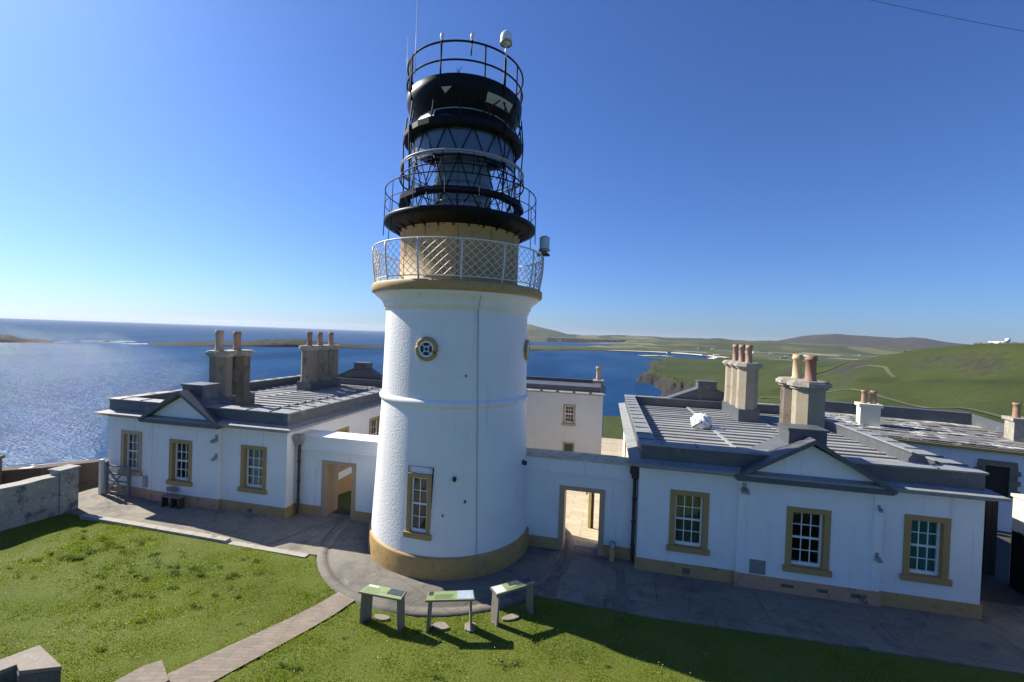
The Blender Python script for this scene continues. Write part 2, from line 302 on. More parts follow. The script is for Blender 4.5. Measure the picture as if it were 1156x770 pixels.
# ------------------------------------------------------------------ wall helper
def holed(mb, axis, pos, a0,a1,z0,z1, holes, flip=False, mi=0):
    """a wall sheet in plane axis=pos with rectangular holes (a0,a1,z0,z1)"""
    A=sorted({a0,a1,*[h[0] for h in holes],*[h[1] for h in holes]}); Z=sorted({z0,z1,*[h[2] for h in holes],*[h[3] for h in holes]})
    for i in range(len(A)-1):
        for j in range(len(Z)-1):
            ca,cz=(A[i]+A[i+1])/2,(Z[j]+Z[j+1])/2
            if any(h[0]<ca<h[1] and h[2]<cz<h[3] for h in holes): continue
            q=[(A[i],Z[j]),(A[i+1],Z[j]),(A[i+1],Z[j+1]),(A[i],Z[j+1])]
            P=[(a,pos,z) if axis=='y' else (pos,a,z) for a,z in q]
            if flip: P=P[::-1]
            mb.add(P,[(0,1,2,3)],mi)

def rot_pts(mb, i0, c, ang):
    ca,sa=math.cos(ang),math.sin(ang)
    for i in range(i0,len(mb.v)):
        x,y,z=mb.v[i]; dx,dy=x-c[0],y-c[1]; mb.v[i]=(c[0]+dx*ca-dy*sa,c[1]+dx*sa+dy*ca,z)

def window(parent, a0,a1,z0,z1, pos, axis='y', sgn=-1, sur='surround', curtain=None, cfrac=1., rows=4, cols=3, sw=.15, rec=.11, xf=None, label=None):
    """sash window: surround part with sash, pane and curtain sub-parts.  outer rectangle a0..a1 x z0..z1; sgn = outward direction on the axis"""
    out=pos+sgn*.022; back=pos-sgn*(rec+.05); sill=.15
    def bx(mb,p0,p1,q0,q1,d0,d1):
        lo,hi=min(d0,d1),max(d0,d1)
        if axis=='y': mb.box(p0,p1,lo,hi,q0,q1)
        else: mb.box(lo,hi,p0,p1,q0,q1)
    f=MB(); bx(f,a0,a0+sw,z0+sill,z1,out,back); bx(f,a1-sw,a1,z0+sill,z1,out,back); bx(f,a0+sw,a1-sw,z1-sw*.9,z1,out,back)
    bx(f,a0-.05,a1+.05,z0,z0+sill,pos+sgn*.075,back)
    i0,i1,j0,j1=a0+sw,a1-sw,z0+sill,z1-sw*.9; s0=pos-sgn*rec; s1=pos-sgn*(rec+.05); sm=pos-sgn*(rec+.028)
    s=MB(); e=.045
    bx(s,i0,i0+e,j0,j1,s0,s1); bx(s,i1-e,i1,j0,j1,s0,s1); bx(s,i0+e,i1-e,j1-e,j1,s0,s1); bx(s,i0+e,i1-e,j0,j0+.085,s0+sgn*.01,s1)
    mid=(j0+j1)/2+.02; bx(s,i0+e,i1-e,mid-.025,mid+.025,s0+sgn*.005,s1)
    for k in range(1,cols):
        x=i0+e+(i1-i0-2*e)*k/cols; bx(s,x-.011,x+.011,j0+.085,mid-.025,s0-sgn*.008,sm); bx(s,x-.011,x+.011,mid+.025,j1-e,s0-sgn*.008,sm)
    for lo,hi in ((j0+.085,mid-.025),(mid+.025,j1-e)):
        n=rows//2
        for k in range(1,n):
            z=lo+(hi-lo)*k/n; bx(s,i0+e,i1-e,z-.011,z+.011,s0-sgn*.009,sm)
    g=MB(); gp=pos-sgn*(rec+.035)
    holed(g,axis,gp,i0+e*.5,i1-e*.5,j0+.04,j1-e*.5,[],flip=(sgn>0)==(axis=='y'))
    parts=[(f,'window',M[sur]),(s,'sash',M['sash']),(g,'pane',M['glass'])]
    if curtain:
        c=MB(); cp=pos-sgn*(rec+.13); n=22; zt=j1; zb=j1-(j1-j0)*cfrac
        for k in range(n):
            t0,t1=i0+(i1-i0)*k/n,i0+(i1-i0)*(k+1)/n; w0=.02*math.sin(k*1.9); w1=.02*math.sin((k+1)*1.9)
            P=[(t0,cp+w0,zb),(t1,cp+w1,zb),(t1,cp+w1,zt),(t0,cp+w0,zt)]
            if axis=='x': P=[(y,x,z) for x,y,z in P]
            c.add(P,[(0,1,2,3)],0,True)
        parts.append((c,'curtain',M[curtain]))
    w=None
    for mb,n,mt in parts:
        if xf: mb.v=[tuple(xf(Vector(p))) for p in mb.v]
        if w is None: w=mb.build(n,mt,parent)
        else: mb.build(n,mt,w)
    if label: w['label']=label
    return w

def sweep_rect(mb, prof, x0,x1,y0,y1, mi=0, closed=True):
    """prof: list of (outward offset, z); swept with mitred corners around a rectangle"""
    vs=[]; n=len(prof)
    for cx,cy,dx,dy in ((x0,y0,-1,-1),(x1,y0,1,-1),(x1,y1,1,1),(x0,y1,-1,1)):
        for o,z in prof: vs.append((cx+dx*o,cy+dy*o,z))
    fs=[]
    for k in range(4):
        l=(k+1)%4
        for i in range(n if closed else n-1):
            j=(i+1)%n; fs.append((k*n+i,l*n+i,l*n+j,k*n+j))
    mb.add(vs,fs,mi)

# ------------------------------------------------------------------ camera, light, world
H=6.7
yaw,pitch,roll=.2143,-.0150,.0358
fw=Vector((-math.sin(yaw)*math.cos(pitch),math.cos(yaw)*math.cos(pitch),math.sin(pitch)))
rt=fw.cross(Vector((0,0,1))).normalized(); up=rt.cross(fw)
r2=rt*math.cos(roll)+up*math.sin(roll); u2=-rt*math.sin(roll)+up*math.cos(roll)
cam=bpy.data.cameras.new('camera'); co=bpy.data.objects.new('camera',cam); COL.objects.link(co)
mw=Matrix((( r2.x,u2.x,-fw.x,0),(r2.y,u2.y,-fw.y,0),(r2.z,u2.z,-fw.z,H),(0,0,0,1))); co.matrix_world=mw
cam.sensor_width=36; cam.lens=36*487.9/1156; cam.clip_start=.1; cam.clip_end=120000
sc.camera=co
SAZ,SEL=math.radians(-74.5),math.radians(37)
sv=Vector((math.sin(SAZ)*math.cos(SEL),math.cos(SAZ)*math.cos(SEL),math.sin(SEL)))
sl=bpy.data.lights.new('sun','SUN'); sl.energy=5.0; sl.angle=math.radians(.53); sl.color=(1,.93,.82)
so=bpy.data.objects.new('sun',sl); COL.objects.link(so); so.rotation_euler=(-sv).to_track_quat('-Z','Y').to_euler(); so.location=(0,0,60)
w=bpy.data.worlds.new('World'); sc.world=w; w.use_nodes=True; nt=w.node_tree
bg=nt.nodes['Background']; st=nt.nodes.new('ShaderNodeTexSky'); st.sky_type='NISHITA'; st.sun_disc=False
st.sun_elevation=SEL; st.sun_rotation=SAZ; st.altitude=90; st.air_density=1.0; st.dust_density=.65; st.ozone_density=1.5
wb=mix(nt,1.,st.outputs[0],(.485,.765,1.34),'MULTIPLY'); nt.links.new(wb,bg.inputs[0]); bg.inputs[1].default_value=.06
sc.view_settings.view_transform='Standard'; sc.view_settings.look='None'; sc.view_settings.exposure=0.85; sc.view_settings.gamma=1
sc.view_settings.use_curve_mapping=False
sc.cycles.max_bounces=8; sc.cycles.transparent_max_bounces=12; sc.cycles.volume_bounces=0; sc.cycles.sample_clamp_indirect=6

# ------------------------------------------------------------------ sea, land
n=160; rr=np.concatenate([[0],np.geomspace(60,32000,90)]); aa=np.linspace(0,2*PI,n+1)
V=np.stack([np.outer(rr,np.sin(aa)).ravel(),np.outer(rr,np.cos(aa)).ravel(),np.full(len(rr)*(n+1),-85.)],1)
tag(npmesh('sea',V,grid_faces(len(rr),n+1),M['sea']),kind='structure')

def inpoly(x,y,P):
    c=np.zeros(x.shape,bool); n=len(P)
    for i in range(n):
        x0,y0=P[i]; x1,y1=P[(i+1)%n]
        k=((y0>y)!=(y1>y)); 
        with np.errstate(divide='ignore',invalid='ignore'): c^= k & (x<(x1-x0)*(y-y0)/(y1-y0+1e-12)+x0)
    return c
def polydist(x,y,P):
    d=np.full(x.shape,1e9)
    for i in range(len(P)):
        a=np.array(P[i],float); b=np.array(P[(i+1)%len(P)],float); ab=b-a; L=ab@ab
        t=np.clip(((x-a[0])*ab[0]+(y-a[1])*ab[1])/L,0,1)
        d=np.minimum(d,np.hypot(x-a[0]-t*ab[0],y-a[1]-t*ab[1]))
    return d
def idw(x,y,C,p=3.2):
    az=np.arctan2(x,y); lr=np.log(np.hypot(x,y)); num=0; den=0
    for cx,cy,cz in C:
        d2=((az-math.atan2(cx,cy))*1.6)**2+((lr-math.log(math.hypot(cx,cy)))*.8)**2+1e-4
        w_=d2**(-p/2); num=num+w_*cz; den=den+w_
    return num/den
HEAD=[(186,1362,-70),(141,883,-66),(108,612,-62),(235,1078,-64),(126,574,-54),(724,2381,-76),(426,1398,-68),(249,812,-58),(150,489,-46),(312,2149,-80),(205,2298,-83),
 (365,823,-28.4),(363,668,-10.1),(347,573,1.9),(331,500,9.4),(323,458,12.3),(317,412,13.1),(333,373,13.8),(351,327,10.3),(164,419,-32.3),(236,606,-33.0),(130,237,-19.3),(202,368,-17.5),
 (215,337,-13.7),(119,161,-14.3),(213,290,-9.2),(139,144,-10.8),(249,260,-4.2),(497,750,3.7),(488,634,5.0),(575,1053,-23.4),(608,1371,-46.8),(553,578,0.8),
 (60,60,-7),(90,40,-7),(40,75,-9),(60,140,-22),(90,300,-40)]
COAST=[(36,60),(60,160),(92,400),(113,674),(104,717),(91,747),(107,837),(92,873),(97,942),(74,976),(112,1122),(147,1322),(153,1481),(138,1637),(227,1931),(266,2165),(227,2305),(182,2397),(197,2533),(300,2562),(368,2390),
 (489,2249),(900,2350),(1900,2300),(2600,1500),(1500,300),(300,-40),(60,-40)]
aa=np.radians(np.concatenate([np.linspace(0,45,460),np.linspace(45.2,105,120)])); lr=np.concatenate([np.geomspace(46,480,120),np.geomspace(485,2900,260)])
A,R_=np.meshgrid(aa,lr,indexing='ij'); X=R_*np.sin(A); Y=R_*np.cos(A)
wob=1*np.minimum(R_*.02,26); Xn=X+fbm(X/70,Y/70,5)*wob*1.1; Yn=Y+fbm(X/70+90,Y/70,5)*wob*1.1
ins=inpoly(Xn,Yn,COAST); d=polydist(Xn,Yn,COAST)*np.where(ins,1,-1)
zt=idw(X,Y,HEAD)+fbm(X/60,Y/60,4)*np.clip(R_/300,.3,2.0)
wid=26+18*fbm(X/90+7,Y/90); t=np.clip((d+8)/np.maximum(wid,8),0,1); t=t*t*(3-2*t)
rocks=np.clip(1-np.abs(d-6)/30,0,1)*fbm(X/11,Y/11,5)*10
Z=np.where(R_<200,zt,-91+(zt+91)*t+rocks)
tag(npmesh('headland',np.stack([X.ravel(),Y.ravel(),Z.ravel()],1),grid_faces(len(aa),len(lr)),M['headland']),kind='structure')
def land_z(x,y):
    x=np.array([float(x)]);y=np.array([float(y)]); r=np.hypot(x,y)
    return float((idw(x,y,HEAD)+fbm(x/60,y/60,4)*np.clip(r/300,.3,2.0))[0])

# coastal plain round the bay
PC=[(489,2249),(674,2669),(598,3005),(462,3194),(286,3226),(100,3169),(-141,2986),(-416,2449),(-548,2342),(-1400,2700),(-1500,3300),(-810,3456),(-465,3617),(-189,3982),(160,5151),(314,7412),(-300,7000),(-900,6600),(-2600,7600),(-2600,12000),(9000,12000),(9000,2000),(2400,1700)]
PLAIN=[(311,4489,-74),(952,4398,-72),(1626,4196,-74),(2155,3950,-70),(0,3400,-80),(-430,3000,-77),(-700,3000,-72),(198,6497,-40),(807,6450,-12),(1370,6354,10),(1884,6221,14),(2343,6063,15),(2751,5889,14),(3109,5708,12),(3422,5526,12),
 (500,3500,-81),(900,3000,-80),(1500,3000,-79),(2000,2700,-77),(600,5300,-62),(1500,5000,-60),(2500,4600,-58),(3000,8000,30),(1000,8500,10),(0,8500,10),(-1500,8500,-10)]
aa=np.radians(np.linspace(-22,52,420)); lr=np.geomspace(2000,9500,220)
A,R_=np.meshgrid(aa,lr,indexing='ij'); X=R_*np.sin(A); Y=R_*np.cos(A)
Xn=X+fbm(X/160,Y/160,4)*22; Yn=Y+fbm(X/160+40,Y/160,4)*22
d=polydist(Xn,Yn,PC)*np.where(inpoly(Xn,Yn,PC),1,-1)
zt=idw(X,Y,PLAIN)+fbm(X/420,Y/420,5)*np.clip((R_-3500)/500,0,8); t=np.clip((d+6)/40,0,1); t=t*t*(3-2*t)
tag(npmesh('coastal_plain',np.stack([X.ravel(),Y.ravel(),(-90+(zt+90)*t).ravel()],1),grid_faces(len(aa),len(lr)),M['plain']),kind='structure')

def ridge(name, crest, front, back, base, mat, seed, rough):
    c=np.array(crest,float); az=np.arctan2(c[:,0],c[:,1]); r=np.hypot(c[:,0],c[:,1])
    a=np.linspace(az.min(),az.max(),260); rc=np.interp(a,az,r); zc=np.interp(a,az,c[:,2])
    t=np.linspace(-1,1,50); A,T=np.meshgrid(a,t,indexing='ij'); RC=np.broadcast_to(rc[:,None],A.shape); ZC=np.broadcast_to(zc[:,None],A.shape)
    R_=RC+np.where(T<0,T*front,T*back); X=R_*np.sin(A); Y=R_*np.cos(A)
    s=(1-np.abs(T)); s=s*s*(3-2*s); Z=base+(ZC-base)*s+fbm(X/500+seed,Y/500,5)*rough*np.minimum(1,4*np.abs(T)+.15)*s
    tag(npmesh(name,np.stack([X.ravel(),Y.ravel(),Z.ravel()],1),grid_faces(*A.shape),mat),kind='structure')
ridge('distant_hills',[(-2900,8500,-86),(-2500,8620,-20),(-2244,8716,80.9),(-1900,8800,180),(-1583,8860,225),(-1308,8904,170.2),(-796,8965,59.7),(-435,8989,36),(96,8999,72.9),(357,8993,64.2),(783,8966,61.6),(1277,8909,36),(1745,8829,70.4),(2190,8730,45.4),(2740,8573,51),(3600,8250,30),(4500,7800,10)],2300,2500,-88,M['greenfells'],3,70)
ridge('distant_hills',[(2900,11700,-60),(3480,11484,-10),(3996,11315,100.6),(4400,11164,208.6),(4706,11039,253.2),(4999,10909,278.2),(5278,10777,248.1),(5607,10609,230.8),(5855,10474,211.9),(6089,10340,238.7),(6257,10239,226.9),(6420,10138,180.5),(6626,10005,137.8),(6914,9808,118.5),(7344,9490,93.9),(8200,8900,60)],2600,3000,-70,M['fells'],9,60)

def island(az0,az1,r0,r1,prof,seed):
    a=np.radians(np.linspace(az0,az1,200)); r=np.linspace(r0,r1,50); A,R_=np.meshgrid(a,r,indexing='ij'); u=(A-a[0])/(a[-1]-a[0]); v=(R_-r0)/(r1-r0)
    X=R_*np.sin(A); Y=R_*np.cos(A); h=np.interp(u,[p[0] for p in prof],[p[1] for p in prof]); e=np.clip(np.sin(PI*np.clip(v,0,1)),0,1)**.45
    e=np.where((u<=0)|(u>=1),0,e); Z=-87+(h+2+fbm(X/60+seed,Y/60,5)*h*.55)*e
    tag(npmesh('island',np.stack([X.ravel(),Y.ravel(),Z.ravel()],1),grid_faces(*A.shape),M['isle']),kind='structure')
island(-52.5,-28,2150,2480,[(0,1),(.08,7),(.2,12),(.33,15),(.42,24),(.52,30),(.6,27),(.7,19),(.8,12),(.9,9),(1,4)],1)
island(-68,-59.0,2330,2520,[(0,20),(.4,24),(.7,22),(.85,10),(1,2)],5)
island(-57.8,-57.0,2420,2460,[(0,0),(.5,4),(1,0)],8); island(-55.9,-55.0,2440,2490,[(0,0),(.4,6),(.7,5),(1,0)],11)
# surf breaking round the skerries
surf=MB()
for a0,a1,rr0 in ((-59,-54.2,2390),(-54,-50,2300),(-57,-53.6,2560)):
    for k in range(40):
        a=math.radians(a0+(a1-a0)*random.random()); r_=rr0+random.uniform(-30,30); wd=random.uniform(6,26); hh=random.uniform(4,12)
        c=Vector((r_*math.sin(a),r_*math.cos(a),-84.6)); tx=Vector((math.cos(a),-math.sin(a),0)); ty=Vector((math.sin(a),math.cos(a),0))
        P=[c+tx*wd*math.cos(q)*random.uniform(.7,1)+ty*hh*math.sin(q)*random.uniform(.7,1) for q in np.linspace(0,2*PI,11)[:-1]]
        surf.prism(P,(0,0,.25))
M['foam']=pmat('sea_foam',(.7,.72,.72),.9,.1,.1)
tag(surf.build('sea_foam',M['foam']),kind='stuff')

# beach, runway, track
def ribbon(name, pts, width, mat, zf, n=10):
    mb=MB(); P=[]
    pts=[Vector((*p,0)) for p in pts]
    for i in range(len(pts)-1):
        for k in range(n): P.append(pts[i].lerp(pts[i+1],k/n))
    P.append(pts[-1]); vs=[]
    for i,p in enumerate(P):
        d=(P[min(i+1,len(P)-1)]-P[max(i-1,0)]).normalized(); s_=Vector((-d.y,d.x,0))*(width(i/len(P)) if callable(width) else width)
        a,b=p-s_,p+s_; vs+=[(a.x,a.y,zf(a.x,a.y)),(b.x,b.y,zf(b.x,b.y))]
    mb.add(vs,[(2*i,2*i+2,2*i+3,2*i+1) for i in range(len(P)-1)],0,True); return tag(mb.build(name,mat),kind='structure')
ribbon('beach',[(520,2330),(668,2660),(600,2990),(462,3178),(286,3212),(100,3158),(10,3100)],lambda t:22+70*math.sin(PI*min(1,t*1.1))**1.,M['sand'],lambda x,y:-79.0)
ribbon('beach',[(182,2400),(230,2470),(300,2545),(345,2470)],22,M['sand'],lambda x,y:-80.5)
ribbon('runway',[(520,3560),(2700,2900)],60,M['tarmac'],lambda x,y:-76.)
ribbon('runway',[(900,3900),(2300,4050)],55,M['tarmac'],lambda x,y:-66.)
ribbon('track',[(122,163),(135,222),(149,306),(130,345),(117,361)],1.6,M['track'],lambda x,y:land_z(x,y)+.35,20)
ribbon('track',[(255,520),(240,440),(222,395)],1.3,M['track'],lambda x,y:land_z(x,y)+.35,20)

def far_house(name,x,y,z,wd,dp,h,rz,wm,rm,label,cat,group=None,ridge_h=None):
    e=empty(name,(x,y,z),label,cat,group); ca,sa=math.cos(rz),math.sin(rz)
    T=lambda a,b,c:(x+a*ca-b*sa,y+a*sa+b*ca,z+c)
    mb=MB(); A,B=wd/2,dp/2; rh=ridge_h if ridge_h is not None else dp*.35
    mb.add([T(-A,-B,-6),T(A,-B,-6),T(A,B,-6),T(-A,B,-6),T(-A,-B,h),T(A,-B,h),T(A,B,h),T(-A,B,h),T(-A,0,h+rh*.97),T(A,0,h+rh*.97)],[(0,1,5,4),(2,3,7,6),(1,2,6,9,5),(3,0,4,8,7)]); mb.build('wall',wm,e)
    r=MB(); o=dp*.06
    for s_ in (-1,1): r.prism([T(-A-o,s_*(B+o),h-.1),T(A+o,s_*(B+o),h-.1),T(A+o,0,h+rh),T(-A-o,0,h+rh)],(0,0,dp*.04+.05))
    r.build('roof',rm,e)
    nw=max(2,min(8,int(wd/5)))
    for k in range(nw):
        cx=-A+wd*(k+.5)/nw; d=MB(); d.prism([T(cx-.7,-B-.05,h*.35),T(cx+.7,-B-.05,h*.35),T(cx+.7,-B-.05,h*.8),T(cx-.7,-B-.05,h*.8)],(sa*.04,-ca*.04,0)); d.build('window',M['c_dark'],e)
    return e
WM=M['cream']; DR=pmat('dark_slate_roof',(.07,.07,.075),.7,.2,.3); WR=pmat('white_sheet_roof',(.72,.72,.70),.5,.05,.2); GW=pmat('grey_harling',(.3,.29,.27),.9,.1,.3)
far_house('hangar',1010,3480,-78,90,40,9,-.3,WR,WR,'large white hangar on the far plain between the chimney stacks of the right house','hangar')
far_house('airport_building',1330,3350,-78,70,26,6,-.3,GW,WR,'long low grey airport terminal with a white roof beside the far runway','terminal')
for i,(x,y,wd,lab) in enumerate([(560,2330,26,'dark roofed farmhouse nearest the sandy end of the beach'),(600,2350,20,'small grey cottage just behind the farmhouse at the beach end'),(905,2360,34,'wide dark roofed hotel on the plain below the hill'),(960,2330,22,'white walled cottage beside the wide hotel on the plain')]):
    far_house('farmhouse',x,y,-79,wd,11,5.5,.2,[GW,GW,GW,WM][i],[DR,DR,DR,DR][i],lab,'house','houses on the far plain')
def plain_z(x,y): return float(idw(np.array([float(x)]),np.array([float(y)]),PLAIN)[0])
rr_=random.Random(21)
for k in range(16):
    a_=math.radians(rr_.uniform(7,33)); r_=rr_.uniform(2750,5200); x_,y_=r_*math.sin(a_),r_*math.cos(a_)
    far_house('croft_house',x_,y_,plain_z(x_,y_)+1,rr_.uniform(18,34),9,4.5,rr_.uniform(-.6,.6),WM,[DR,WR,GW][k%3],'tiny pale croft house scattered on the far fields beyond the bay','house','croft houses on the far fields')
far_house('hill_building',348,480,land_z(348,480)+.3,9,5,2.4,-.9,WR,WR,'long white hut on the crest of the green hill near the radar dome','hut')
far_house('hill_building',325,560,land_z(325,560)+.3,5,4,2.0,-.7,GW,DR,'small dark hut on the left shoulder of the green hill','hut')
e=empty('radar_dome',(355,478,land_z(355,478)),'white radar dome on a short tower on top of the green hill','radar dome'); z=land_z(355,478)
mb=MB(); mb.lathe([(1.2,z-2),(1.0,z+4.2),(1.4,z+4.2),(1.4,z+4.4)],(355,478),16); mb.build('tower',GW,e)
mb=MB(); mb.lathe([(1.9*math.cos(a),z+5.9+1.9*math.sin(a)) for a in np.linspace(-1.0,PI/2,12)],(355,478),20); mb.build('dome',M['dome_white'],e)
# field boundary wall climbing the hill
mb=MB(); pts=[(236,590),(270,640),(310,650),(345,620),(352,590),(345,560),(338,530)]
P=[]
for i in range(len(pts)-1):
    for k in range(12): P.append(Vector((pts[i][0]+(pts[i+1][0]-pts[i][0])*k/12,pts[i][1]+(pts[i+1][1]-pts[i][1])*k/12,0)))
for p in P: p.z=land_z(p.x,p.y)+.4
mb.tube(P,[.9+.25*random.random() for _ in P],6)
mb2=MB(); P=[]
for k in range(60):
    u=k/59; x=314+u*24; y=455-u*95; P.append(Vector((x,y,land_z(x,y)+.6)))
mb2.tube(P,[.5+1.3*abs(math.sin(k*1.7)*math.sin(k*.63)) for k in range(60)],6); tag(mb2.build('stone_outcrop',M['darkstone']),'dark broken line of rocks along the crest of the green hill below the radar dome','rocks')
tag(mb.build('field_wall',M['darkstone']),'dark dry stone field wall running along the left shoulder of the green hill','wall')

# ------------------------------------------------------------------ site plateau, lawn, paving
PL=[(-27,-25),(-26,13),(-23,21),(-16,38),(6,38.5),(16,44),(48,40),(48,-25)]
xs=np.arange(-130,150,2.0); ys=np.arange(-120,140,2.0); X,Y=np.meshgrid(xs,ys,indexing='ij')
d=polydist(X,Y,PL)*np.where(inpoly(X,Y,PL),0,1)
Z=-.12-np.clip(np.clip(Y-14.3,0,None)*.142,0,2.2)-np.where((X<-19)&(Y<15),0,.12); Z=np.where(d>0,Z-np.clip(d-1.5,0,None)*.9-d*.12,Z)+fbm(X/9,Y/9,3)*.02*d
Z=np.maximum(Z,-95)
tag(npmesh('ground',np.stack([X.ravel(),Y.ravel(),Z.ravel()],1),grid_faces(len(xs),len(ys)),M['turf']),kind='structure')

CT=(-4.73,13.37)
def front_y(x):   # front edge of the paving in front of the houses
    return np.where(x<-8.1, 11.24-.10*np.clip((x+17)/9,0,1), 10.98+.00*x)
def lawn_z(x,y):
    z=np.clip(9.0-y,0,None)*.10
    z=z+.16*np.exp(-((x+13)/3.2)**2-((y-9.6)/1.3)**2)+.05*fbm(np.asarray(x)*.5,np.asarray(y)*.5,3)*np.clip((10.9-y)*1.2,0,1)
    return z
PA,PB=(-6.10,9.55),(-7.09,6.44)   # centre line of the path
def path_c(y): return PA[0]+(PA[1]-y)*(PB[0]-PA[0])/(PA[1]-PB[1])
def path_hw(y): return .31+.032*(9.55-y)
def on_path(x,y): return (np.abs(x-path_c(y))*.953<path_hw(y)+.01)&(y<9.9)
xs=np.linspace(-18.2,26,400); ys=np.linspace(-2,11.25,150); X,Y=np.meshgrid(xs,ys,indexing='ij')
Z=lawn_z(X,Y)-.012; Z=np.where(on_path(X,Y),Z-.03,Z); Z=np.where(np.hypot(X-CT[0],Y-CT[1])<3.97,-.08,Z)
tag(npmesh('lawn',np.stack([X.ravel(),Y.ravel(),Z.ravel()],1),grid_faces(400,150),M['lawn']),kind='structure')
# back yard: grass on the left, sunlit flagstones on the right, sloping away
def yard(name,x0,x1,y0,y1,mat,dz):
    g=MB(); f=lambda y:-max(0,y-14.3)*.142+dz
    ysn=[y0,14.3,18,22,26,y1]; 
    g.add([(x,y,f(y) if y<27 else f(27)) for y in ysn for x in (x0,x1)],[(2*i,2*i+1,2*i+3,2*i+2) for i in range(len(ysn)-1)])
    return tag(g.build(name,mat),kind='structure')
# the plateau top has to lie below the sloping yard
yard('yard_paving',-6.3,9.48,13.2,37.5,M['flags'],.008); yard('yard_grass',-19.5,-6.3,13.2,37,M['turf'],.004)

# pavement in front of the houses
mb=MB(); mb.add([(-19.6,11.24,.02),(-17,11.24,.02),(-8.0,11.14,.02),(-8.0,13.9,.02),(-19.6,13.6,.02)],[(0,1,2,3,4)]); mb.add([(-19.6,11.24,-.2),(-17,11.24,-.2),(-8.0,11.14,-.2),(-19.6,11.24,.02),(-17,11.24,.02),(-8.0,11.14,.02)],[(0,1,4,3),(1,2,5,4)])
tag(mb.build('pavement',M['concrete']),kind='structure')
mb=MB(); P=[(-1.62,10.98),(1.4,10.86),(4.2,10.98),(14,11.1)]; vs=[(x,y,.02) for x,y in P]+[(14,13.95,.02),(-1.62,13.95,.02)]; mb.add(vs,[tuple(range(6))])
mb.add([(x,y,-.2) for x,y in P]+[(x,y,.02) for x,y in P],[(0,1,5,4),(1,2,6,5),(2,3,7,6)])
tag(mb.build('pavement',M['concrete']),kind='structure')
mb=MB(); mb.box(9.5,22,13.955,27,-.3,.014); tag(mb.build('side_yard',M['gravel']),kind='structure')  # ground colour darkened to hold the shade beside the house
# circular apron round the tower with a shallow edge channel
mb=MB(); mb.lathe([(2.4,.030),(3.62,.026),(3.64,.002),(3.74,.002),(3.76,.030),(4.0,.030),(4.02,-.25)],CT,120); tag(mb.build('apron',M['apron']),kind='structure')
# kerb stones along the left pavement
mb=MB(); x=-17.0
while x<-8.3:
    L=random.uniform(.8,1.3); y=float(front_y(np.array(x+L/2)))-.12
    mb.box(x,min(x+L-.015,-8.3),y-.1,y+.1,-.1,.115 if x<-12 else .032,rz=-.011+random.uniform(-.01,.01)); x+=L
tag(mb.build('kerb',M['kerb']),kind='structure')
# lighter concrete strips and patches on the paving
mb=MB()
def patch(pts,z): mb.add([(x,y,z) for x,y in pts],[tuple(range(len(pts)))])
patch([(-1.35,11.0),(-1.0,11.0),(-.95,13.4),(-1.2,13.4)],.026); patch([(.55,11.0),(.85,11.0),(.75,12.9),(.5,12.9)],.026)
patch([(-9.9,11.3),(-9.75,11.3),(-8.9,13.4),(-9.05,13.4)],.026)
patch([(1.6,11.0),(3.6,11.1),(3.5,12.1),(2.9,12.3),(1.8,12.0)],.025)
tag(mb.build('pavement_patch',M['apron']),kind='structure')
# path across the lawn
mb=MB(); ysp=np.linspace(9.62,4.6,26); vs=[]
for y in ysp:
    cxp=float(path_c(y)); hw=path_hw(y); zz=float(lawn_z(np.array(cxp),np.array(y)))+.012; n_=Vector((.91,.41,0))
    for s_ in (-1,1): vs.append((cxp+s_*hw*.953,y-s_*hw*.303,zz))
mb.add(vs,[(2*i,2*i+2,2*i+3,2*i+1) for i in range(len(ysp)-1)]); tag(mb.build('path',M['brick']),kind='structure')
mb=MB(); z0=float(lawn_z(np.array(-8.1),np.array(6.2)))
mb.prism([(-8.08,6.30,.0),(-7.90,6.47,.0),(-7.34,6.15,.0),(-7.42,5.5,.0),(-8.3,5.5,.0)],(0,0,z0+.09))
tag(mb.build('stone_step',M['brick']),kind='structure')

# grass blades, clumps, flowers (uncountable)
def blades(name,N,hmin,hmax,wd,mat,seed,dens=None,xr=(-19.5,12),yr=(4.4,11.2),clump=None,lean=.6):
    r=np.random.default_rng(seed)
    if clump is None:
        x=r.uniform(*xr,N); y=yr[1]-(yr[1]-yr[0])*r.random(N)**1.0
    else:
        k=r.integers(0,len(clump),N); c=np.array(clump)[k]; x=c[:,0]+r.normal(0,1,N)*c[:,2]; y=c[:,1]+r.normal(0,1,N)*c[:,2]*.7
    keep=(y<front_y(x)-.22)&(np.hypot(x-CT[0],y-CT[1])>4.03)&~on_path(x,y)&(x>-17.75)
    pat=fbm(x*.9,y*.9,4); keep&=r.random(N)<np.clip(.75+1.1*pat,.12,1)
    x,y,pat=x[keep],y[keep],pat[keep]; n=len(x); z=lawn_z(x,y)-.015
    h=r.uniform(hmin,hmax,n)*np.clip(1+1.3*fbm(x*.6+50,y*.6,3),.3,2.2)*np.clip(1+1.0*fbm(x*3+9,y*3,2),.5,1.6); a=r.uniform(0,2*PI,n); dx,dy=np.cos(a)*wd*r.uniform(.6,1.4,n),np.sin(a)*wd*r.uniform(.6,1.4,n)
    b=r.uniform(0,2*PI,n); lx,ly=np.cos(b)*h*lean*r.random(n),np.sin(b)*h*lean*r.random(n)
    V=np.stack([np.stack([x-dx,y-dy,z],1),np.stack([x+dx,y+dy,z],1),np.stack([x+lx,y+ly,z+h],1)],1).reshape(-1,3)
    return tag(npmesh(name,V,np.arange(3*n).reshape(-1,3),mat,False),kind='stuff')
blades('grass',300000,.02,.045,.008,M['blade'],1)
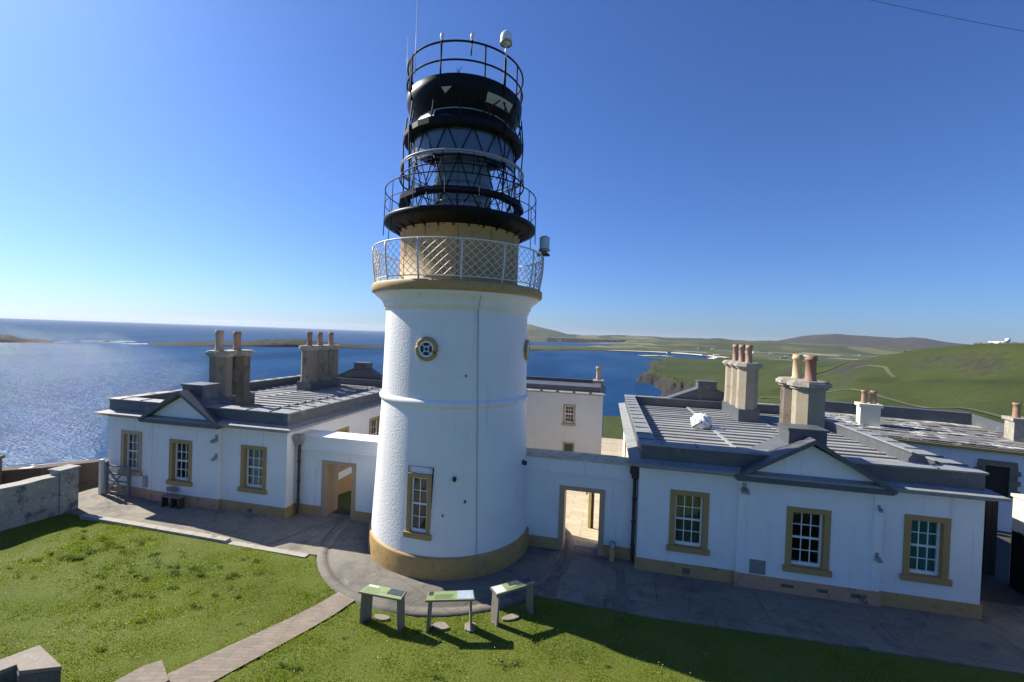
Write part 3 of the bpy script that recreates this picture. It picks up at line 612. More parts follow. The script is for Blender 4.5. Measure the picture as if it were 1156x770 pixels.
cl=[(r_[0],r_[1],r_[2]) for r_ in [(-13.6,10.2,.16),(-13.0,9.6,.2),(-11.6,9.4,.2),(-10.9,9.2,.22),(-10.5,9.5,.18),(-12.7,8.9,.16),(-13.0,8.5,.15),(-9.2,8.8,.14),(-9.0,8.2,.12),(-10.0,7.2,.2),(-12.2,7.9,.16),(-11.5,9.9,.14),(-8.9,9.9,.14),(-14.2,8.2,.15),(-11.0,8.0,.13),(-6.9,10.0,.08),(-4.0,7.0,.1),(-1.5,8.6,.12)]]
cl=[(a_,b_,c_*random.uniform(.5,.9)) for a_,b_,c_ in cl if random.random()<.85]
cl+=[(random.gauss(-12,1.8),random.gauss(9.1,.7),random.uniform(.03,.09)) for _ in range(60)]+[(random.uniform(-16,2),random.uniform(5.5,10.6),random.uniform(.03,.08)) for _ in range(60)]
blades('weed_clumps',6000,.03,.075,.013,M['weed'],5,clump=cl,lean=1.0)
# daisies: small flat petals rosettes
r=np.random.default_rng(11); k=r.integers(0,len(cl),900); c=np.array(cl)[k]; x=np.where(r.random(900)<.6,c[:,0]+r.normal(0,.3,900),r.uniform(-16,6,900)); y=np.where(r.random(900)<.6,c[:,1]+r.normal(0,.25,900),r.uniform(5,10.8,900))
kp=(y<front_y(x)-.25)&(np.hypot(x-CT[0],y-CT[1])>4.1)&~on_path(x,y)&(x>-17.7); x,y=x[kp],y[kp]; z=lawn_z(x,y)+r.uniform(.035,.075,len(x)); Vs=[];Fs=[]
for i in range(len(x)):
    o=len(Vs); s_=r.uniform(.005,.010); t0=r.uniform(0,6)
    Vs+=[(x[i]+s_*math.cos(t0+q*1.571),y[i]+s_*math.sin(t0+q*1.571),z[i]+r.uniform(-.004,.004)) for q in range(4)]; Fs.append((o,o+1,o+2,o+3))
tag(npmesh('daisies',Vs,Fs,M['petal'],False),kind='stuff')

# ------------------------------------------------------------------ chimneys
def diamond(cx,cy,h,z): return [(cx+h/math.cos(PI/8)*math.cos(PI/8+PI/4*i),cy+h/math.cos(PI/8)*math.sin(PI/8+PI/4*i),z) for i in range(8)]
def chimney(parent, x, ys, zb, zbase, zcap, pots, shaft_mats, base_m='lead', h=.405, flare=True, ch=.10, label=None):
    """row of diamond-set shafts standing on one rectangular base block, scalloped cap, clay pots"""
    b=MB(); b.box(x-h*1.02,x+h*1.02,ys[0]-h*1.02,ys[-1]+h*1.02,zb,zbase)
    root=b.build('chimney',M[base_m],parent)
    if label: root['label']=label
    for y,sm in zip(ys,shaft_mats):
        s=MB(); q=.5*h*1.9; # square stop blends into the diamond
        def ring(k,z):   # k=0 square on plan, k=1 octagon
            P=[]
            for i in range(8):
                a=PI/8+PI/4*i; c_,s2=math.cos(a),math.sin(a); r0=h*.98/max(abs(c_),abs(s2)); r1=h*.94/math.cos(PI/8); r_=r0*(1-k)+r1*k
                P.append((x+r_*c_,y+r_*s2,z))
            return P
        L=[ring(0,zbase),ring(.12,zbase+.12),ring(.5,zbase+.24),ring(.9,zbase+.36),ring(1,zbase+.44),ring(1,zcap)]
        vs=[p for l in L for p in l]; fs=[]
        for i in range(len(L)-1):
            for k in range(8): fs.append((i*8+k,i*8+(k+1)%8,(i+1)*8+(k+1)%8,(i+1)*8+k))
        s.add(vs,fs); s.build('shaft',M[sm],root)
    c=MB()
    for y in ys:
        for k,(o,z0,z1) in enumerate(((.04,zcap-.02,zcap+.06),(.11,zcap+.06,zcap+.17),(.05,zcap+.17,zcap+.22))):
            c.prism(diamond(x,y,h+o+.001*ys.index(y),z0+.0007*ys.index(y)),(0,0,z1-z0))
    c.build('cap',M['cap'],root)
    zt=zcap+.21
    for (y,pm,r,hh) in pots:
        p=MB(); p.lathe([(r*1.12,zt-.02),(r*1.12,zt+.05),(r,zt+.07),(r*.93,zt+hh-.16),(r*1.13,zt+hh-.14),(r*1.13,zt+hh-.08),(r*1.0,zt+hh-.06),(r*1.06,zt+hh),(r*.8,zt+hh),(r*.78,zt+hh-.3),(.01,zt+hh-.3)],(x,y),20)
        p.build('chimney_pot',M[pm],root)
    return root

# ------------------------------------------------------------------ keepers' houses
def house(label, x0,x1,y0,y1, bay, wins, side_wins, side_x, plinth_mats, ch_front, ch_rear, ped_block_x, rear_ped, inner_side):
    R=empty('keepers_house',((x0+x1)/2,(y0+y1)/2,0),label,'house')
    ze=3.04; zp=3.68; zr=3.25; pj=.10
    b0,b1=bay
    # walls (front split in three bays, the middle one standing forward)
    wl=MB(); hol=[(a,b,c,d) for a,b,c,d,*_ in wins]
    for (p,q,yy) in ((x0,b0,y0),(b0,b1,y0-pj),(b1,x1,y0)):
        holed(wl,'y',yy,p,q,0,ze+.02,[h for h in hol if p<h[0]<q])
    for xx in (b0,b1): holed(wl,'x',xx,y0-pj,y0,0,ze,[])
    holed(wl,'x',x0,y0,y1,-1.8,ze,[(a,b,c,d) for a,b,c,d in side_wins] if side_x==x0 else [],flip=True)
    holed(wl,'x',x1,y0,y1,-1.8,ze,[(a,b,c,d) for a,b,c,d in side_wins] if side_x==x1 else [])
    holed(wl,'y',y1,x0,x1,-1.8,ze,[],flip=True)
    # pilaster strips beside the middle bay
    wl.box(b0-.0,b0+.20,y0-pj-.03,y0-pj+.0,.42,2.98); wl.box(b1-.20,b1,y0-pj-.03,y0-pj,.42,2.98)
    wl.build('wall',M['wall'],R)
    fl=MB(); fl.quad((x0+.02,y0+.02,.05),(x1-.02,y0+.02,.05),(x1-.02,y1-.02,.05),(x0+.02,y1-.02,.05)); fl.build('floor',M['c_dark'],R)
    for i,(p,q,yy) in enumerate(((x0-.035,b0,y0),(b0-.035,b1+.035,y0-pj),(b1,x1+.035,y0))):
        pm=MB(); pm.box(p,q,yy-.035,yy+.03,0,.37 if i!=1 else .385); pm.build('plinth',M[plinth_mats[i]],R)
    for xx,s_ in ((x0,-1),(x1,1)):
        pm=MB(); pm.box(min(xx,xx+s_*.035),max(xx,xx+s_*.035),y0+.031,y1,-1.7,.37); pm.build('plinth',M[plinth_mats[0 if s_<0 else 2]],R)
    # windows
    for a,b,c,d,sur,cur,cf in wins:
        yy=y0-pj if b0<a<b1 else y0
        window(R,a,b,c,d,yy,'y',-1,sur,cur,cf)
    for a,b,c,d in side_wins: window(R,a,b,c,d,side_x,'x',-1 if side_x==x0 else 1,'surround',None,1)
    # eaves cornice with a sloping stone top
    cm=MB(); sweep_rect(cm,[(-.02,ze-.03),(.09,ze-.03),(.20,ze+.04),(.30,ze+.05),(.31,ze+.13),(-.02,ze+.21)],x0,x1,y0,y1); cm.build('cornice',M['slate_slab'],R)
    # lead covered parapet
    pp=MB(); t=.43
    sweep_rect(pp,[(-.01,ze+.20),(-.01,zp-.05),(.03,zp-.05),(.03,zp),(-t-.03,zp+.01),(-t-.03,zp-.05),(-t,zp-.05),(-t,zr-.05)],x0,x1,y0,y1,closed=False)
    # joints standing up across the top of the parapet
    for k in range(int((y1-y0)/.85)):
        yy=y0+.6+k*.85
        for xx in (x0+.2,x1-.2): pp.box(xx-.22,xx+.22,yy-.018,yy+.018,zp+.008,zp+.036)
    for k in range(int((x1-x0)/.95)):
        xx=x0+.6+k*.95
        if not b0-.3<xx<b1+.3: pp.box(xx-.018,xx+.018,y0-.02,y0+.42,zp+.008,zp+.034)
        pp.box(xx-.018,xx+.018,y1-.42,y1+.02,zp+.008,zp+.034)
    par=pp.build('parapet',M['lead'],R)
    cp_=MB(); sweep_rect(cp_,[(.032,zp-.035),(.034,zp+.006),(-t-.034,zp+.016),(-t-.033,zp-.03)],x0,x1,y0,y1,closed=False); cp_.build('parapet_cap',M['cap_lead'],par)
    # flat roof: sheets lapped in three bays with rolls across
    rf=MB(); xs_=[x0+t,x0+t+(x1-x0-2*t)*.36,x0+t+(x1-x0-2*t)*.7,x1-t]; zz=[zr,zr+.05,zr+.0]
    for i in range(3):
        rf.box(xs_[i],xs_[i+1],y0+t,y1-t,zr-.08,zz[i]-.012)
        yy=y0+t+.10
        while yy<y1-t-.3:
            e_=min(yy+.52,y1-t); q=random.uniform(-.006,.006); lift=.05+random.uniform(-.008,.012)
            rf.prism([(xs_[i]+.004,yy,zz[i]-.02),(xs_[i]+.004,yy,zz[i]+lift),(xs_[i]+.004,yy+.07,zz[i]+lift+.006),(xs_[i]+.004,yy+.13,zz[i]+.004),(xs_[i]+.004,e_-.001,zz[i]+q),(xs_[i]+.004,e_-.001,zz[i]-.02)],(xs_[i+1]-xs_[i]-.008,0,0)); yy+=.52
    for i in (1,2): rf.box(xs_[i]-.07,xs_[i]+.05,y0+t,y1-t,zr+.03,zr+.075)
    rf.build('roof',M['roof'],R)
    # pediment over the middle bay
    pd=empty_part=None
    cx=(b0+b1)/2; hw=(b1-b0)/2+.14; za=4.10; yf=y0-pj-.26
    ty=MB(); ty.add([(b0,y0-pj,ze),(b1,y0-pj,ze),(b1,y0-pj,ze+.12),(cx,y0-pj,za-.05),(b0,y0-pj,ze+.12)],[(0,1,2,3,4)]); ped=ty.build('pediment',M['wall'],R)
    lb=MB(); lb.prism([(b0-.12,yf+.02,ze-.06),(b1+.12,yf+.02,ze-.06),(b1+.12,y0-pj+.05,ze-.06),(b0-.12,y0-pj+.05,ze-.06)],(0,0,.12)); lb.build('string_moulding',M['lead'],ped)
    rk=MB()
    for s_ in (-1,1):
        ex=cx+s_*hw; n_=Vector((s_*(za-ze),0,hw)).normalized()*.10
        a=Vector((ex,yf,ze-.03)); b=Vector((cx,yf,za+.02)); rk.prism([a,b,b+Vector((0,0,.125)),a+n_],(0,.34,0))
        rk.prism([a+Vector((0,.345,.02)),b+Vector((0,.345,.02)),b+Vector((0,.345,.105)),a+Vector((0,.345,.105))],(0,1.15,0))
    rk.build('pediment_roof',M['lead'],ped)
    bk=MB(); px=ped_block_x; bk.box(px-.46,px+.46,y0+.16,y0+.86,3.7,4.36); bk.box(px-.50,px+.50,y0+.12,y0+.90,4.36,4.42); bk.build('pedestal',M['lead'],ped)
    # rear pediment seen from behind
    rx=rear_ped; rp=MB(); rp.prism([(rx-2.2,y1-.3,3.45),(rx+2.2,y1-.3,3.45),(rx+.44,y1-.3,4.22),(rx-.44,y1-.3,4.22)],(0,.7,0)); rp.box(rx-.44,rx+.44,y1-.28,y1+.38,4.221,4.62); rp.box(rx-.48,rx+.48,y1-.32,y1+.42,4.621,4.66)
    for s_ in (-1,1): rp.prism([(rx+s_*2.25,y1-.36,3.44),(rx+s_*.442,y1-.36,4.22),(rx+s_*.442,y1-.36,4.29),(rx+s_*2.25,y1-.36,3.52)],(0,.8,0))
    rp.build('rear_pediment',M['lead'],R)
    for args,kw in (ch_front,ch_rear): chimney(R,*args,zb=zr-.06,**kw)
    return R
def vent_etc(R, boxes, name, mat):
    for b in boxes: m_=MB(); m_.box(*b); m_.build(name,M[mat],R)

HR=house('white keepers house on the right of the lighthouse with a white bundle on its roof',1.10,9.37,13.0,24.0,(3.72,7.13),
  [(1.96,3.0,.71,2.45,'surround','c_olive',.97),(4.92,5.97,.62,2.36,'surround','c_dark',.3),(7.68,8.68,.76,2.45,'surround','c_teal',.95)],
  [(16.2,17.2,.75,2.45),(20.6,21.6,.75,2.45)],1.10,('plinth_tan','plinth_pink','plinth_tan'),
  ((5.95,[14.45,15.35]),dict(zbase=3.72,zcap=5.42,pots=[(14.38,'pot_red',.145,.76),(15.3,'pot_buff',.135,.76)],shaft_mats=['stone','stone_dark'],base_m='lead')),
  ((6.07,[20.55,21.5,22.45]),dict(zbase=3.85,zcap=5.62,pots=[(20.49,'pot_orange',.13,.78),(21.48,'pot_orange',.13,.78),(22.45,'pot_orange',.13,.78)],shaft_mats=['stone']*3,base_m='lead')),
  5.45,5.15,None)
HL=house('white keepers house left of the lighthouse, an old gate folded against its wall',-18.68,-10.70,13.0,24.0,(-16.62,-13.42),
  [(-18.04,-17.04,.84,2.51,'surround_pink','c_pink',.97),(-15.62,-14.60,.73,2.40,'surround','c_dark',.25),(-12.58,-11.51,.77,2.43,'surround','c_net',.97)],
  [(15.6,16.7,.72,2.50),(18.35,19.4,.72,2.50)],-10.70,('plinth_pink','plinth_pink','plinth_tan'),
  ((-15.05,[14.45,15.35]),dict(zbase=3.80,zcap=5.42,pots=[(14.35,'pot_grey',.145,.82),(15.2,'pot_orange',.145,.78)],shaft_mats=['stone_mid','stone_dark'],base_m='stone_dark')),
  ((-15.55,[20.4,21.3,22.25]),dict(zbase=3.80,zcap=5.50,pots=[(20.36,'pot_red',.13,.74),(21.24,'pot_orange',.13,.74),(22.22,'pot_orange',.13,.74)],shaft_mats=['stone_mid']*3,base_m='lead')),
  -14.95,-14.55,None)
# fittings on the houses
for R_,bs_,nm_,mt_ in ((HR,[(2.36,2.56,12.945,12.97,.10,.26)],'vent_grille','stone_dark'),(HR,[(4.06,4.46,12.885,12.9,.42,.80)],'wall_plate','galv'),
    (HR,[(4.85,5.15,12.85,12.87,.18,.26),(5.7,5.95,12.85,12.87,.18,.26),(6.5,6.7,12.85,12.87,.16,.27)],'vent_grille','stone_dark'),
    (HL,[(-16.72,-16.56,12.8,12.9,.50,.92)],'meter_box','galv'),(HL,[(-12.2,-12.02,12.94,12.97,.06,.2)],'vent_grille','stone_dark')):
    vent_etc(R_,bs_,nm_,mt_)
def wall_lamp(R,x,y,z,s=1):
    b=MB(); b.box(x-.05*s,x+.05*s,y-.03,y,z-.06*s,z+.10*s); o=b.build('wall_lamp',M['galv'],R)
    h=MB(); h.prism([(x-.10*s,y-.05,z-.10*s),(x+.10*s,y-.05,z-.10*s),(x+.07*s,y-.05,z-.02*s),(x-.07*s,y-.05,z-.02*s)],(0,-.16*s,-.05)); h.build('lamp_head',M['galv'],o)
wall_lamp(HR,3.84,12.87,2.78); wall_lamp(HR,7.03,12.87,1.34,.7); wall_lamp(HR,7.03,12.87,2.6,.5); wall_lamp(HL,-13.5,12.87,2.62,1.0); wall_lamp(HL,-13.5,12.87,1.96,.8)

# ------------------------------------------------------------------ link walls between tower and houses
def link(label, x0,x1, ztop, zmould, door, pipe_x, copm, plm, door_plinth):
    R=empty('link_wall',((x0+x1)/2,13.8,0),label,'wall'); d0,d1,dt=door; ya,yb=13.5,14.22; s_=.16
    w_=MB()
    for yy,fl_ in ((ya,False),(yb,True)): holed(w_,'y',yy,x0,x1,-.3,ztop-.05,[(d0,d1,-.3,dt)],flip=fl_)
    holed(w_,'x',x0,ya,yb,0,ztop,[]); holed(w_,'x',x1,ya,yb,0,ztop,[]); w_.build('wall',M['wall'],R)
    f=MB(); f.box(x0,x1,ya-.045,ya-.001,zmould,ztop-.051); f.box(x0,x1,ya-.09,ya-.0015,zmould-.05,zmould-.001); f.box(x0,x1,ya-.065,ya-.002,ztop-.16,ztop-.0515); f.build('frieze',M['wall'],R)
    c=MB(); c.box(x0,x1,ya-.075,yb+.06,ztop-.05,ztop); c.build('coping',M[copm],R)
    p=MB(); p.box(x0,d0-.001,ya-.035,ya+.02,-.05,.37); p.box(d1+.001,x1,ya-.035,ya+.02,-.05,.37); p.build('plinth',M[plm],R)
    q=MB(); q.box(d0,d0+s_,ya-.02,yb+.02,-.05,dt); q.box(d1-s_,d1,ya-.02,yb+.02,-.05,dt); q.box(d0+s_,d1-s_,ya-.02,yb+.02,dt-.13,dt); q.build('door_surround',M['surround_pink'],R)
    return R
LR=link('white link wall with an open doorway on the right of the lighthouse, sunlit paving beyond',-2.75,1.08,2.92,2.49,(-1.24,.15,2.05),1.0,'rubble','plinth_tan',0)
LL=link('white link wall with an open doorway on the left of the lighthouse, grass beyond',-10.68,-6.7,2.86,2.41,(-9.65,-8.31,2.02),-10.5,'wall','plinth_tan',0)
for px,lab,zt in ((1.0,'dark downpipe in the corner between the right link wall and the right house',2.55),(-10.50,'rust brown downpipe with a grey hopper head between the left house and left link wall',2.55)):
    e=empty('downpipe',(px,13.38,0),lab,'downpipe'); p=MB(); p.tube([(px,13.38,zt),(px,13.38,.22),(px,13.30,.08)],.05,10)
    for z_ in (.5,1.2,1.9): p.tube([(px,13.38,z_),(px,13.38,z_+.06)],.066,10)
    p.build('pipe',M['rust'],e)
    h=MB(); h.prism([(px-.10,13.28,zt),(px+.10,13.28,zt),(px+.10,13.46,zt),(px-.10,13.46,zt)],(0,0,.14)); h.prism([(px-.15,13.23,zt+.14),(px+.15,13.23,zt+.14),(px+.15,13.46,zt+.14),(px-.15,13.46,zt+.14)],(0,0,.2)); h.build('hopper',M['galv' if px<0 else 'rust'],e)
e=empty('bollard_light',(.42,13.28,.02),'short pale bollard with a dark cap standing right of the right doorway','bollard'); p=MB(); p.lathe([(.085,.02),(.085,.42),(.06,.43)],(.42,13.28),14); p.build('post',M['plinth_tan'],e); p=MB(); p.lathe([(.10,.42),(.10,.56),(.05,.60),(.0,.60)],(.42,13.28),14); p.build('cap',M['galv'],e)

# ------------------------------------------------------------------ lighthouse
LH=empty('lighthouse',(CT[0],CT[1],0),'white round lighthouse tower with ochre base and black lantern','lighthouse')
def pol(th,r,z): t=math.radians(th); return (CT[0]+r*math.sin(t),CT[1]-r*math.cos(t),z)
def hoop(mb,r,z,tr,n=72,a0=None,a1=None,m=6):
    if a0 is None: mb.tube([pol(360*k/n,r,z) for k in range(n)],tr,m,closed=True)
    else: mb.tube([pol(a0+(a1-a0)*k/n,r,z) for k in range(n+1)],tr,m)
# wall with an opening for the window
def wall_r(z): return 2.50+(z-.56)*(2.30-2.50)/(4.7-.56) if z<4.7 else 2.30+(z-4.7)*(2.25-2.30)/(7.3-4.7)
W0,W1,Wz0,Wz1=-10,6,1.08,2.80
zs=[.56,Wz0,1.6,2.2,Wz1,3.4,4.1,4.62]; N=180; V=[]; F=[]
wl=MB()
for z in zs:
    for k in range(N): V.append(pol(-10+2*k,wall_r(z),z))
for i in range(len(zs)-1):
    for k in range(N):
        if zs[i]>=Wz0 and zs[i+1]<=Wz1 and k<(W1-W0)//2: continue
        F.append((i*N+k,i*N+(k+1)%N,(i+1)*N+(k+1)%N,(i+1)*N+k))
wl.add(V,F,0,True)
wl.lathe([(wall_r(z),z) for z in (4.82,5.5,6.3,7.1,7.34)],CT,180)
tw=wl.build('tower_wall',M['tower'],LH)
p=MB(); p.lathe([(2.45,.64),(2.545,.60),(2.555,.56),(2.575,.02),(2.575,-.1)],CT,160); p.build('plinth',M['ochre'],LH)
p=MB(); p.lathe([(2.28,4.60),(2.345,4.63),(2.375,4.68),(2.375,4.75),(2.34,4.80),(2.28,4.84)],CT,160); p.build('string_course',M['wall'],LH)
p=MB(); p.lathe([(2.24,7.32),(2.29,7.34),(2.29,7.42),(2.33,7.44),(2.36,7.5),(2.36,7.56),(2.44,7.66),(2.56,7.74),(2.60,7.78),(2.60,7.83)],CT,160); p.build('cornice',M['wall'],LH)
p=MB(); p.lathe([(2.58,7.82),(2.68,7.85),(2.70,7.88),(2.70,8.05),(2.66,8.10),(1.8,8.12)],CT,160); p.build('gallery_slab',M['ochre'],LH)
# sash window, built on a tangent plane
th=math.radians(-2); Rw=2.43
def xf(v):  # local x = tangent, local y = inward
    r=Rw+ (-v.y) ; ox,oy=math.sin(th),-math.cos(th); tx,ty=math.cos(th),math.sin(th)
    return Vector((CT[0]+ox*r+tx*v.x, CT[1]+oy*r+ty*v.x, v.z))
wn=window(LH,-.355,.355,1.06,2.82,0,'y',-1,'surround','c_olive',.5,4,2,sw=.11,rec=.05,xf=xf)
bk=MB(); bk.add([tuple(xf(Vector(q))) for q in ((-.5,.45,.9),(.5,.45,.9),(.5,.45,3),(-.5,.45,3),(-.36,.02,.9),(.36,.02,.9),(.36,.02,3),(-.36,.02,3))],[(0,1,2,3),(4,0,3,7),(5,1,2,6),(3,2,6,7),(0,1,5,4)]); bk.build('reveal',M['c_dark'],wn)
# small round windows
M['pane_dark']=pmat('dark_glass',(.03,.055,.065),.08,.5,6)
for tdeg in (-1.8,92,-92,178):
    zc=6.22; rw=wall_r(zc); ring=MB(); pts=[]
    t0=math.radians(tdeg); o=Vector((math.sin(t0),-math.cos(t0),0)); tx=Vector((math.cos(t0),math.sin(t0),0)); cc=Vector((CT[0],CT[1],zc))+o*(rw-.0)
    for r_,tr,dd,mt in ((.275,.065,.02,'surround'),(.205,.03,.035,'sash')):
        ring=MB(); ring.tube([cc+o*dd+tx*(r_*math.cos(a))+Vector((0,0,r_*math.sin(a))) for a in np.linspace(0,2*PI,33)[:-1]],tr,8,closed=True)
        if mt=='surround': root=ring.build('round_window',M[mt],LH)
        else:
            for k in range(4):
                a=PI/4+k*PI/2; ring.tube([cc+o*.03+tx*(.07*math.cos(a))+Vector((0,0,.07*math.sin(a))),cc+o*.03+tx*(.2*math.cos(a))+Vector((0,0,.2*math.sin(a)))],.016,6)
            ring.tube([cc+o*.03+tx*(.07*math.cos(a))+Vector((0,0,.07*math.sin(a))) for a in np.linspace(0,2*PI,17)[:-1]],.015,6,closed=True); ring.build('sash',M['sash'],root)
    g=MB(); P=[cc+o*.012+tx*(.26*math.cos(a))+Vector((0,0,.26*math.sin(a))) for a in np.linspace(0,2*PI,25)[:-1]]; g.add(P,[tuple(range(24))]); g.build('pane',M['pane_dark'],root)
# conductor strip down the wall, small fittings
c=MB(); c.tube([pol(33,2.62,7.86),pol(33.3,2.38,7.5),pol(33.4,2.27,7.3),pol(34.5,2.335,4.9),pol(34.6,2.39,4.72),pol(34.8,2.33,4.55),pol(36,2.51,.7),pol(36.2,2.585,.58),pol(36.3,2.60,.03)],.009,6); c.build('conductor',M['grey_rail'],LH)
for a,z,s_ in ((20.6,2.73,.06),(27.8,2.11,.03),(81.6,2.79,.08),(26.1,5.53,.025),(14,1.75,.02)):
    c=MB(); r=wall_r(z); c.tube([pol(a,r-.01,z),pol(a,r+.05+s_,z-.02)],[s_,s_*.8],8); c.build('fitting',M['rust'],LH)
# lattice railing of the gallery
def bulge(u): return 2.59+.105*math.sin(u*1.9)   # u 0..1 up the railing
zb,zt=8.17,9.19; rl=MB(); hoop(rl,2.69,zt,.021,96); rl.tube([pol(3.75*k,bulge(.04),zb+.04) for k in range(96)],.018,6,closed=True)
rail=rl.build('gallery_railing',M['white_rail'],LH)
for k in range(14):
    a=-5.3+k*360/14; ps=MB(); ps.tube([pol(a,bulge(u)+.005,zb-.06+u*(zt-zb+.06)) for u in np.linspace(0,1,6)],.025,6); ps.build('post',M['white_rail'],rail)
lt=MB()
for s_ in (-1,1):
    for k in range(70):
        a=k*360/70; lt.tube([pol(a+s_*22.5*u,bulge(.06+u*.92)+s_*.007,zb+.06+u*(zt-zb-.08)) for u in np.linspace(0,1,7)],.0088,4)
lt.build('lattice',M['white_rail'],rail)
# ochre lantern base
p=MB(); p.lathe([(1.93,8.11),(1.93,8.22),(1.885,8.25),(1.885,9.72),(1.92,9.75),(1.95,9.82)],CT,120)
db=p.build('lantern_base',M['ochre'],LH)
for k in range(12): j=MB(); j.tube([pol(-13+30*k,1.888,8.25),pol(-13+30*k,1.888,9.72)],.008,4); j.build('joint',M['stone_dark'],db)
# black gallery deck round the lantern
p=MB(); p.lathe([(1.9,9.76),(2.05,9.82),(2.34,9.95),(2.41,10.0),(2.42,10.10),(2.38,10.14),(1.6,10.16)],CT,120); p.build('lantern_deck',M['black'],LH)
for k in range(28): q=MB(); a=k*360/28; q.prism([pol(a-.5,1.90,9.70),pol(a-.5,2.30,9.95),pol(a-.5,1.95,9.86)],Vector(pol(a+.5,2.1,9.8))-Vector(pol(a-.5,2.1,9.8))); q.build('bracket',M['black'],LH)
p=MB(); hoop(p,2.39,11.02,.017,96); hoop(p,2.39,10.58,.012,96); hr=p.build('handrail',M['black_matt'],LH)
for k in range(16):
    a=8+k*22.5; p=MB(); p.tube([pol(a,2.41,9.6),pol(a,2.40,10.1),pol(a,2.39,11.02)],.014,5); p.build('stanchion',M['black_matt'],hr)
# glazed lantern: triangulated astragals in three tiers
RL=1.70; tiers=[(10.15,10.72),(10.72,11.78),(11.78,12.62)]; n=14; off=-10.7; AR=.019
ast=MB()
for ti,(z0,z1) in enumerate(tiers):
    o0=off+(ti%2)*180/n
    for k in range(n):
        a=o0+k*360/n; b=a+180/n
        ast.tube([pol(a,RL,z0),pol(b,RL,z1)],AR,5); ast.tube([pol(a,RL,z0),pol(a-180/n,RL,z1)],AR,5)
    hoop(ast,RL,z1,.02,72)
ast.build('lantern_frame',M['black_matt'],LH)
g=MB(); g.lathe([(RL-.035,10.16),(RL-.035,12.62)],CT,56,smooth=False); g.build('lantern_glass',M['lantern_glass'],LH)
M['blackout']=pmat('blue_grey_blind',(.075,.105,.145),.35,.15,2)
g=MB(); g.lathe([(RL-.09,11.80),(RL-.09,12.62)],CT,28,smooth=False,a0=math.radians(-72),a1=math.radians(112)); g.build('lantern_blind',M['blackout'],LH)  # sheet added to give the upper panes their dark interior tone
# catwalk ring of flat plates
p=MB(); m_=14
for (ra,rb,z0,z1) in ((1.76,2.01,10.66,10.80),):
    p.lathe([(ra,z0),(rb,z0),(rb,z1),(ra,z1),(ra,z0)],CT,m_,smooth=False,a0=math.radians(4),a1=math.radians(4)+2*PI)
p.build('catwalk',M['black'],LH)
for k in range(14):
    a=off+k*360/14; q=MB(); q.tube([pol(a,2.0,10.62),pol(a,1.76,10.2)],.02,5); q.build('catwalk_bracket',M['black_matt'],LH)
p=MB(); hoop(p,1.95,11.80,.032,72); hoop(p,1.95,11.74,.018,72); h2=p.build('upper_handrail',M['grey_rail'],LH)
p=MB(); hoop(p,1.97,11.42,.020,72); p.build('lower_hoop',M['black_matt'],h2)
for k in range(14):
    a=off+13+k*360/14; p=MB(); p.tube([pol(a,1.74,11.25),pol(a,1.93,11.34),pol(a,1.97,11.5),pol(a,1.95,11.80)],.018,5); p.build('bracket',M['black_matt'],h2)
# lens
p=MB(); prof=[]
for i in range(46):
    u=i/45; z=10.2+2.05*u; r=.60+.27*math.sin(PI*min(1,max(0,u*.92+.04)))**.6; prof+= [(r,z),(r+.035,z+.012),(r+.01,z+.034)]
p.lathe(prof,CT,40,smooth=False); le=p.build('lens',M['lens'],LH)
f=MB()
for k in range(8): f.tube([pol(k*45+10,.66+.27*math.sin(PI*(u*.92+.04))**.6,10.2+2.05*u) for u in np.linspace(0.01,.99,14)],.022,5)
for z,r in ((10.75,.91),(11.3,.95),(11.85,.88)): hoop(f,r,z,.022,48)
f.build('lens_frame',pmat('brass_frame',(.10,.085,.05),.35,.2,5,metallic=.6),le)
# ring under the dome, dome, skirt platform
p=MB(); p.lathe([(1.68,12.56),(1.86,12.58),(1.90,12.62),(1.90,12.78),(1.86,12.82),(1.60,12.84)],CT,28,smooth=False); p.build('lantern_ring',M['black'],LH)
p=MB(); p.lathe([(1.62,12.82),(1.60,12.95),(1.53,13.10),(1.46,13.20),(1.44,13.42),(1.34,13.62),(1.15,13.78),(.8,13.9),(.5,13.96),(.45,14.10),(.3,14.2),(0,14.22)],CT,56); p.build('dome',M['black'],LH)
p=MB(); p.lathe([(1.47,13.16),(1.62,13.36),(1.78,13.62),(1.82,13.74),(1.83,13.98),(1.79,14.02),(1.73,14.02),(1.73,13.70),(1.44,13.20)],CT,96); p.build('platform_skirt',M['black'],LH)
p=MB(); p.lathe([(1.70,13.96),(1.35,13.98),(1.35,14.02),(1.70,14.015)],CT,64); p.build('platform_floor',M['black_matt'],LH)
p=MB(); p.lathe([(1.655,13.40),(1.795,13.625)],CT,20,a0=math.radians(40),a1=math.radians(72)); p.lathe([(1.64,13.41),(1.78,13.635)],CT,20,a0=math.radians(40),a1=math.radians(72)); p.build('side_panel',M['cream'],LH)  # cream strip put in for a bright lit patch under the skirt
p=MB(); p.prism([pol(-3,1.80,13.63),pol(7,1.80,13.63),pol(0,1.71,13.49)],Vector(pol(0,1.83,13.6))-Vector(pol(0,1.80,13.61))); p.build('side_panel',M['cream'],LH)  # cream wedge standing in for bright sky through a gap
p=MB(); p.lathe([(1.645,12.84),(1.625,12.97),(1.555,13.12),(1.50,13.18)],CT,16,a0=math.radians(-56),a1=math.radians(-14)); p.build('dome_panel',M['cream'],LH)  # sunlit patch of the dome, put in as a cream strip
p=MB(); hoop(p,1.50,13.19,.02,72); p.build('dome_bead',M['grey_rail'],LH)
def bar(pts,r,name,par=None,mt='black_matt',n=5):
    q=MB(); q.tube(pts,r,n); return q.build(name,M[mt],par or LH)
for k in range(14):
    a=off+k*360/14; bar([pol(a,1.88,12.7),pol(a,1.80,13.3)],.022,'strut')
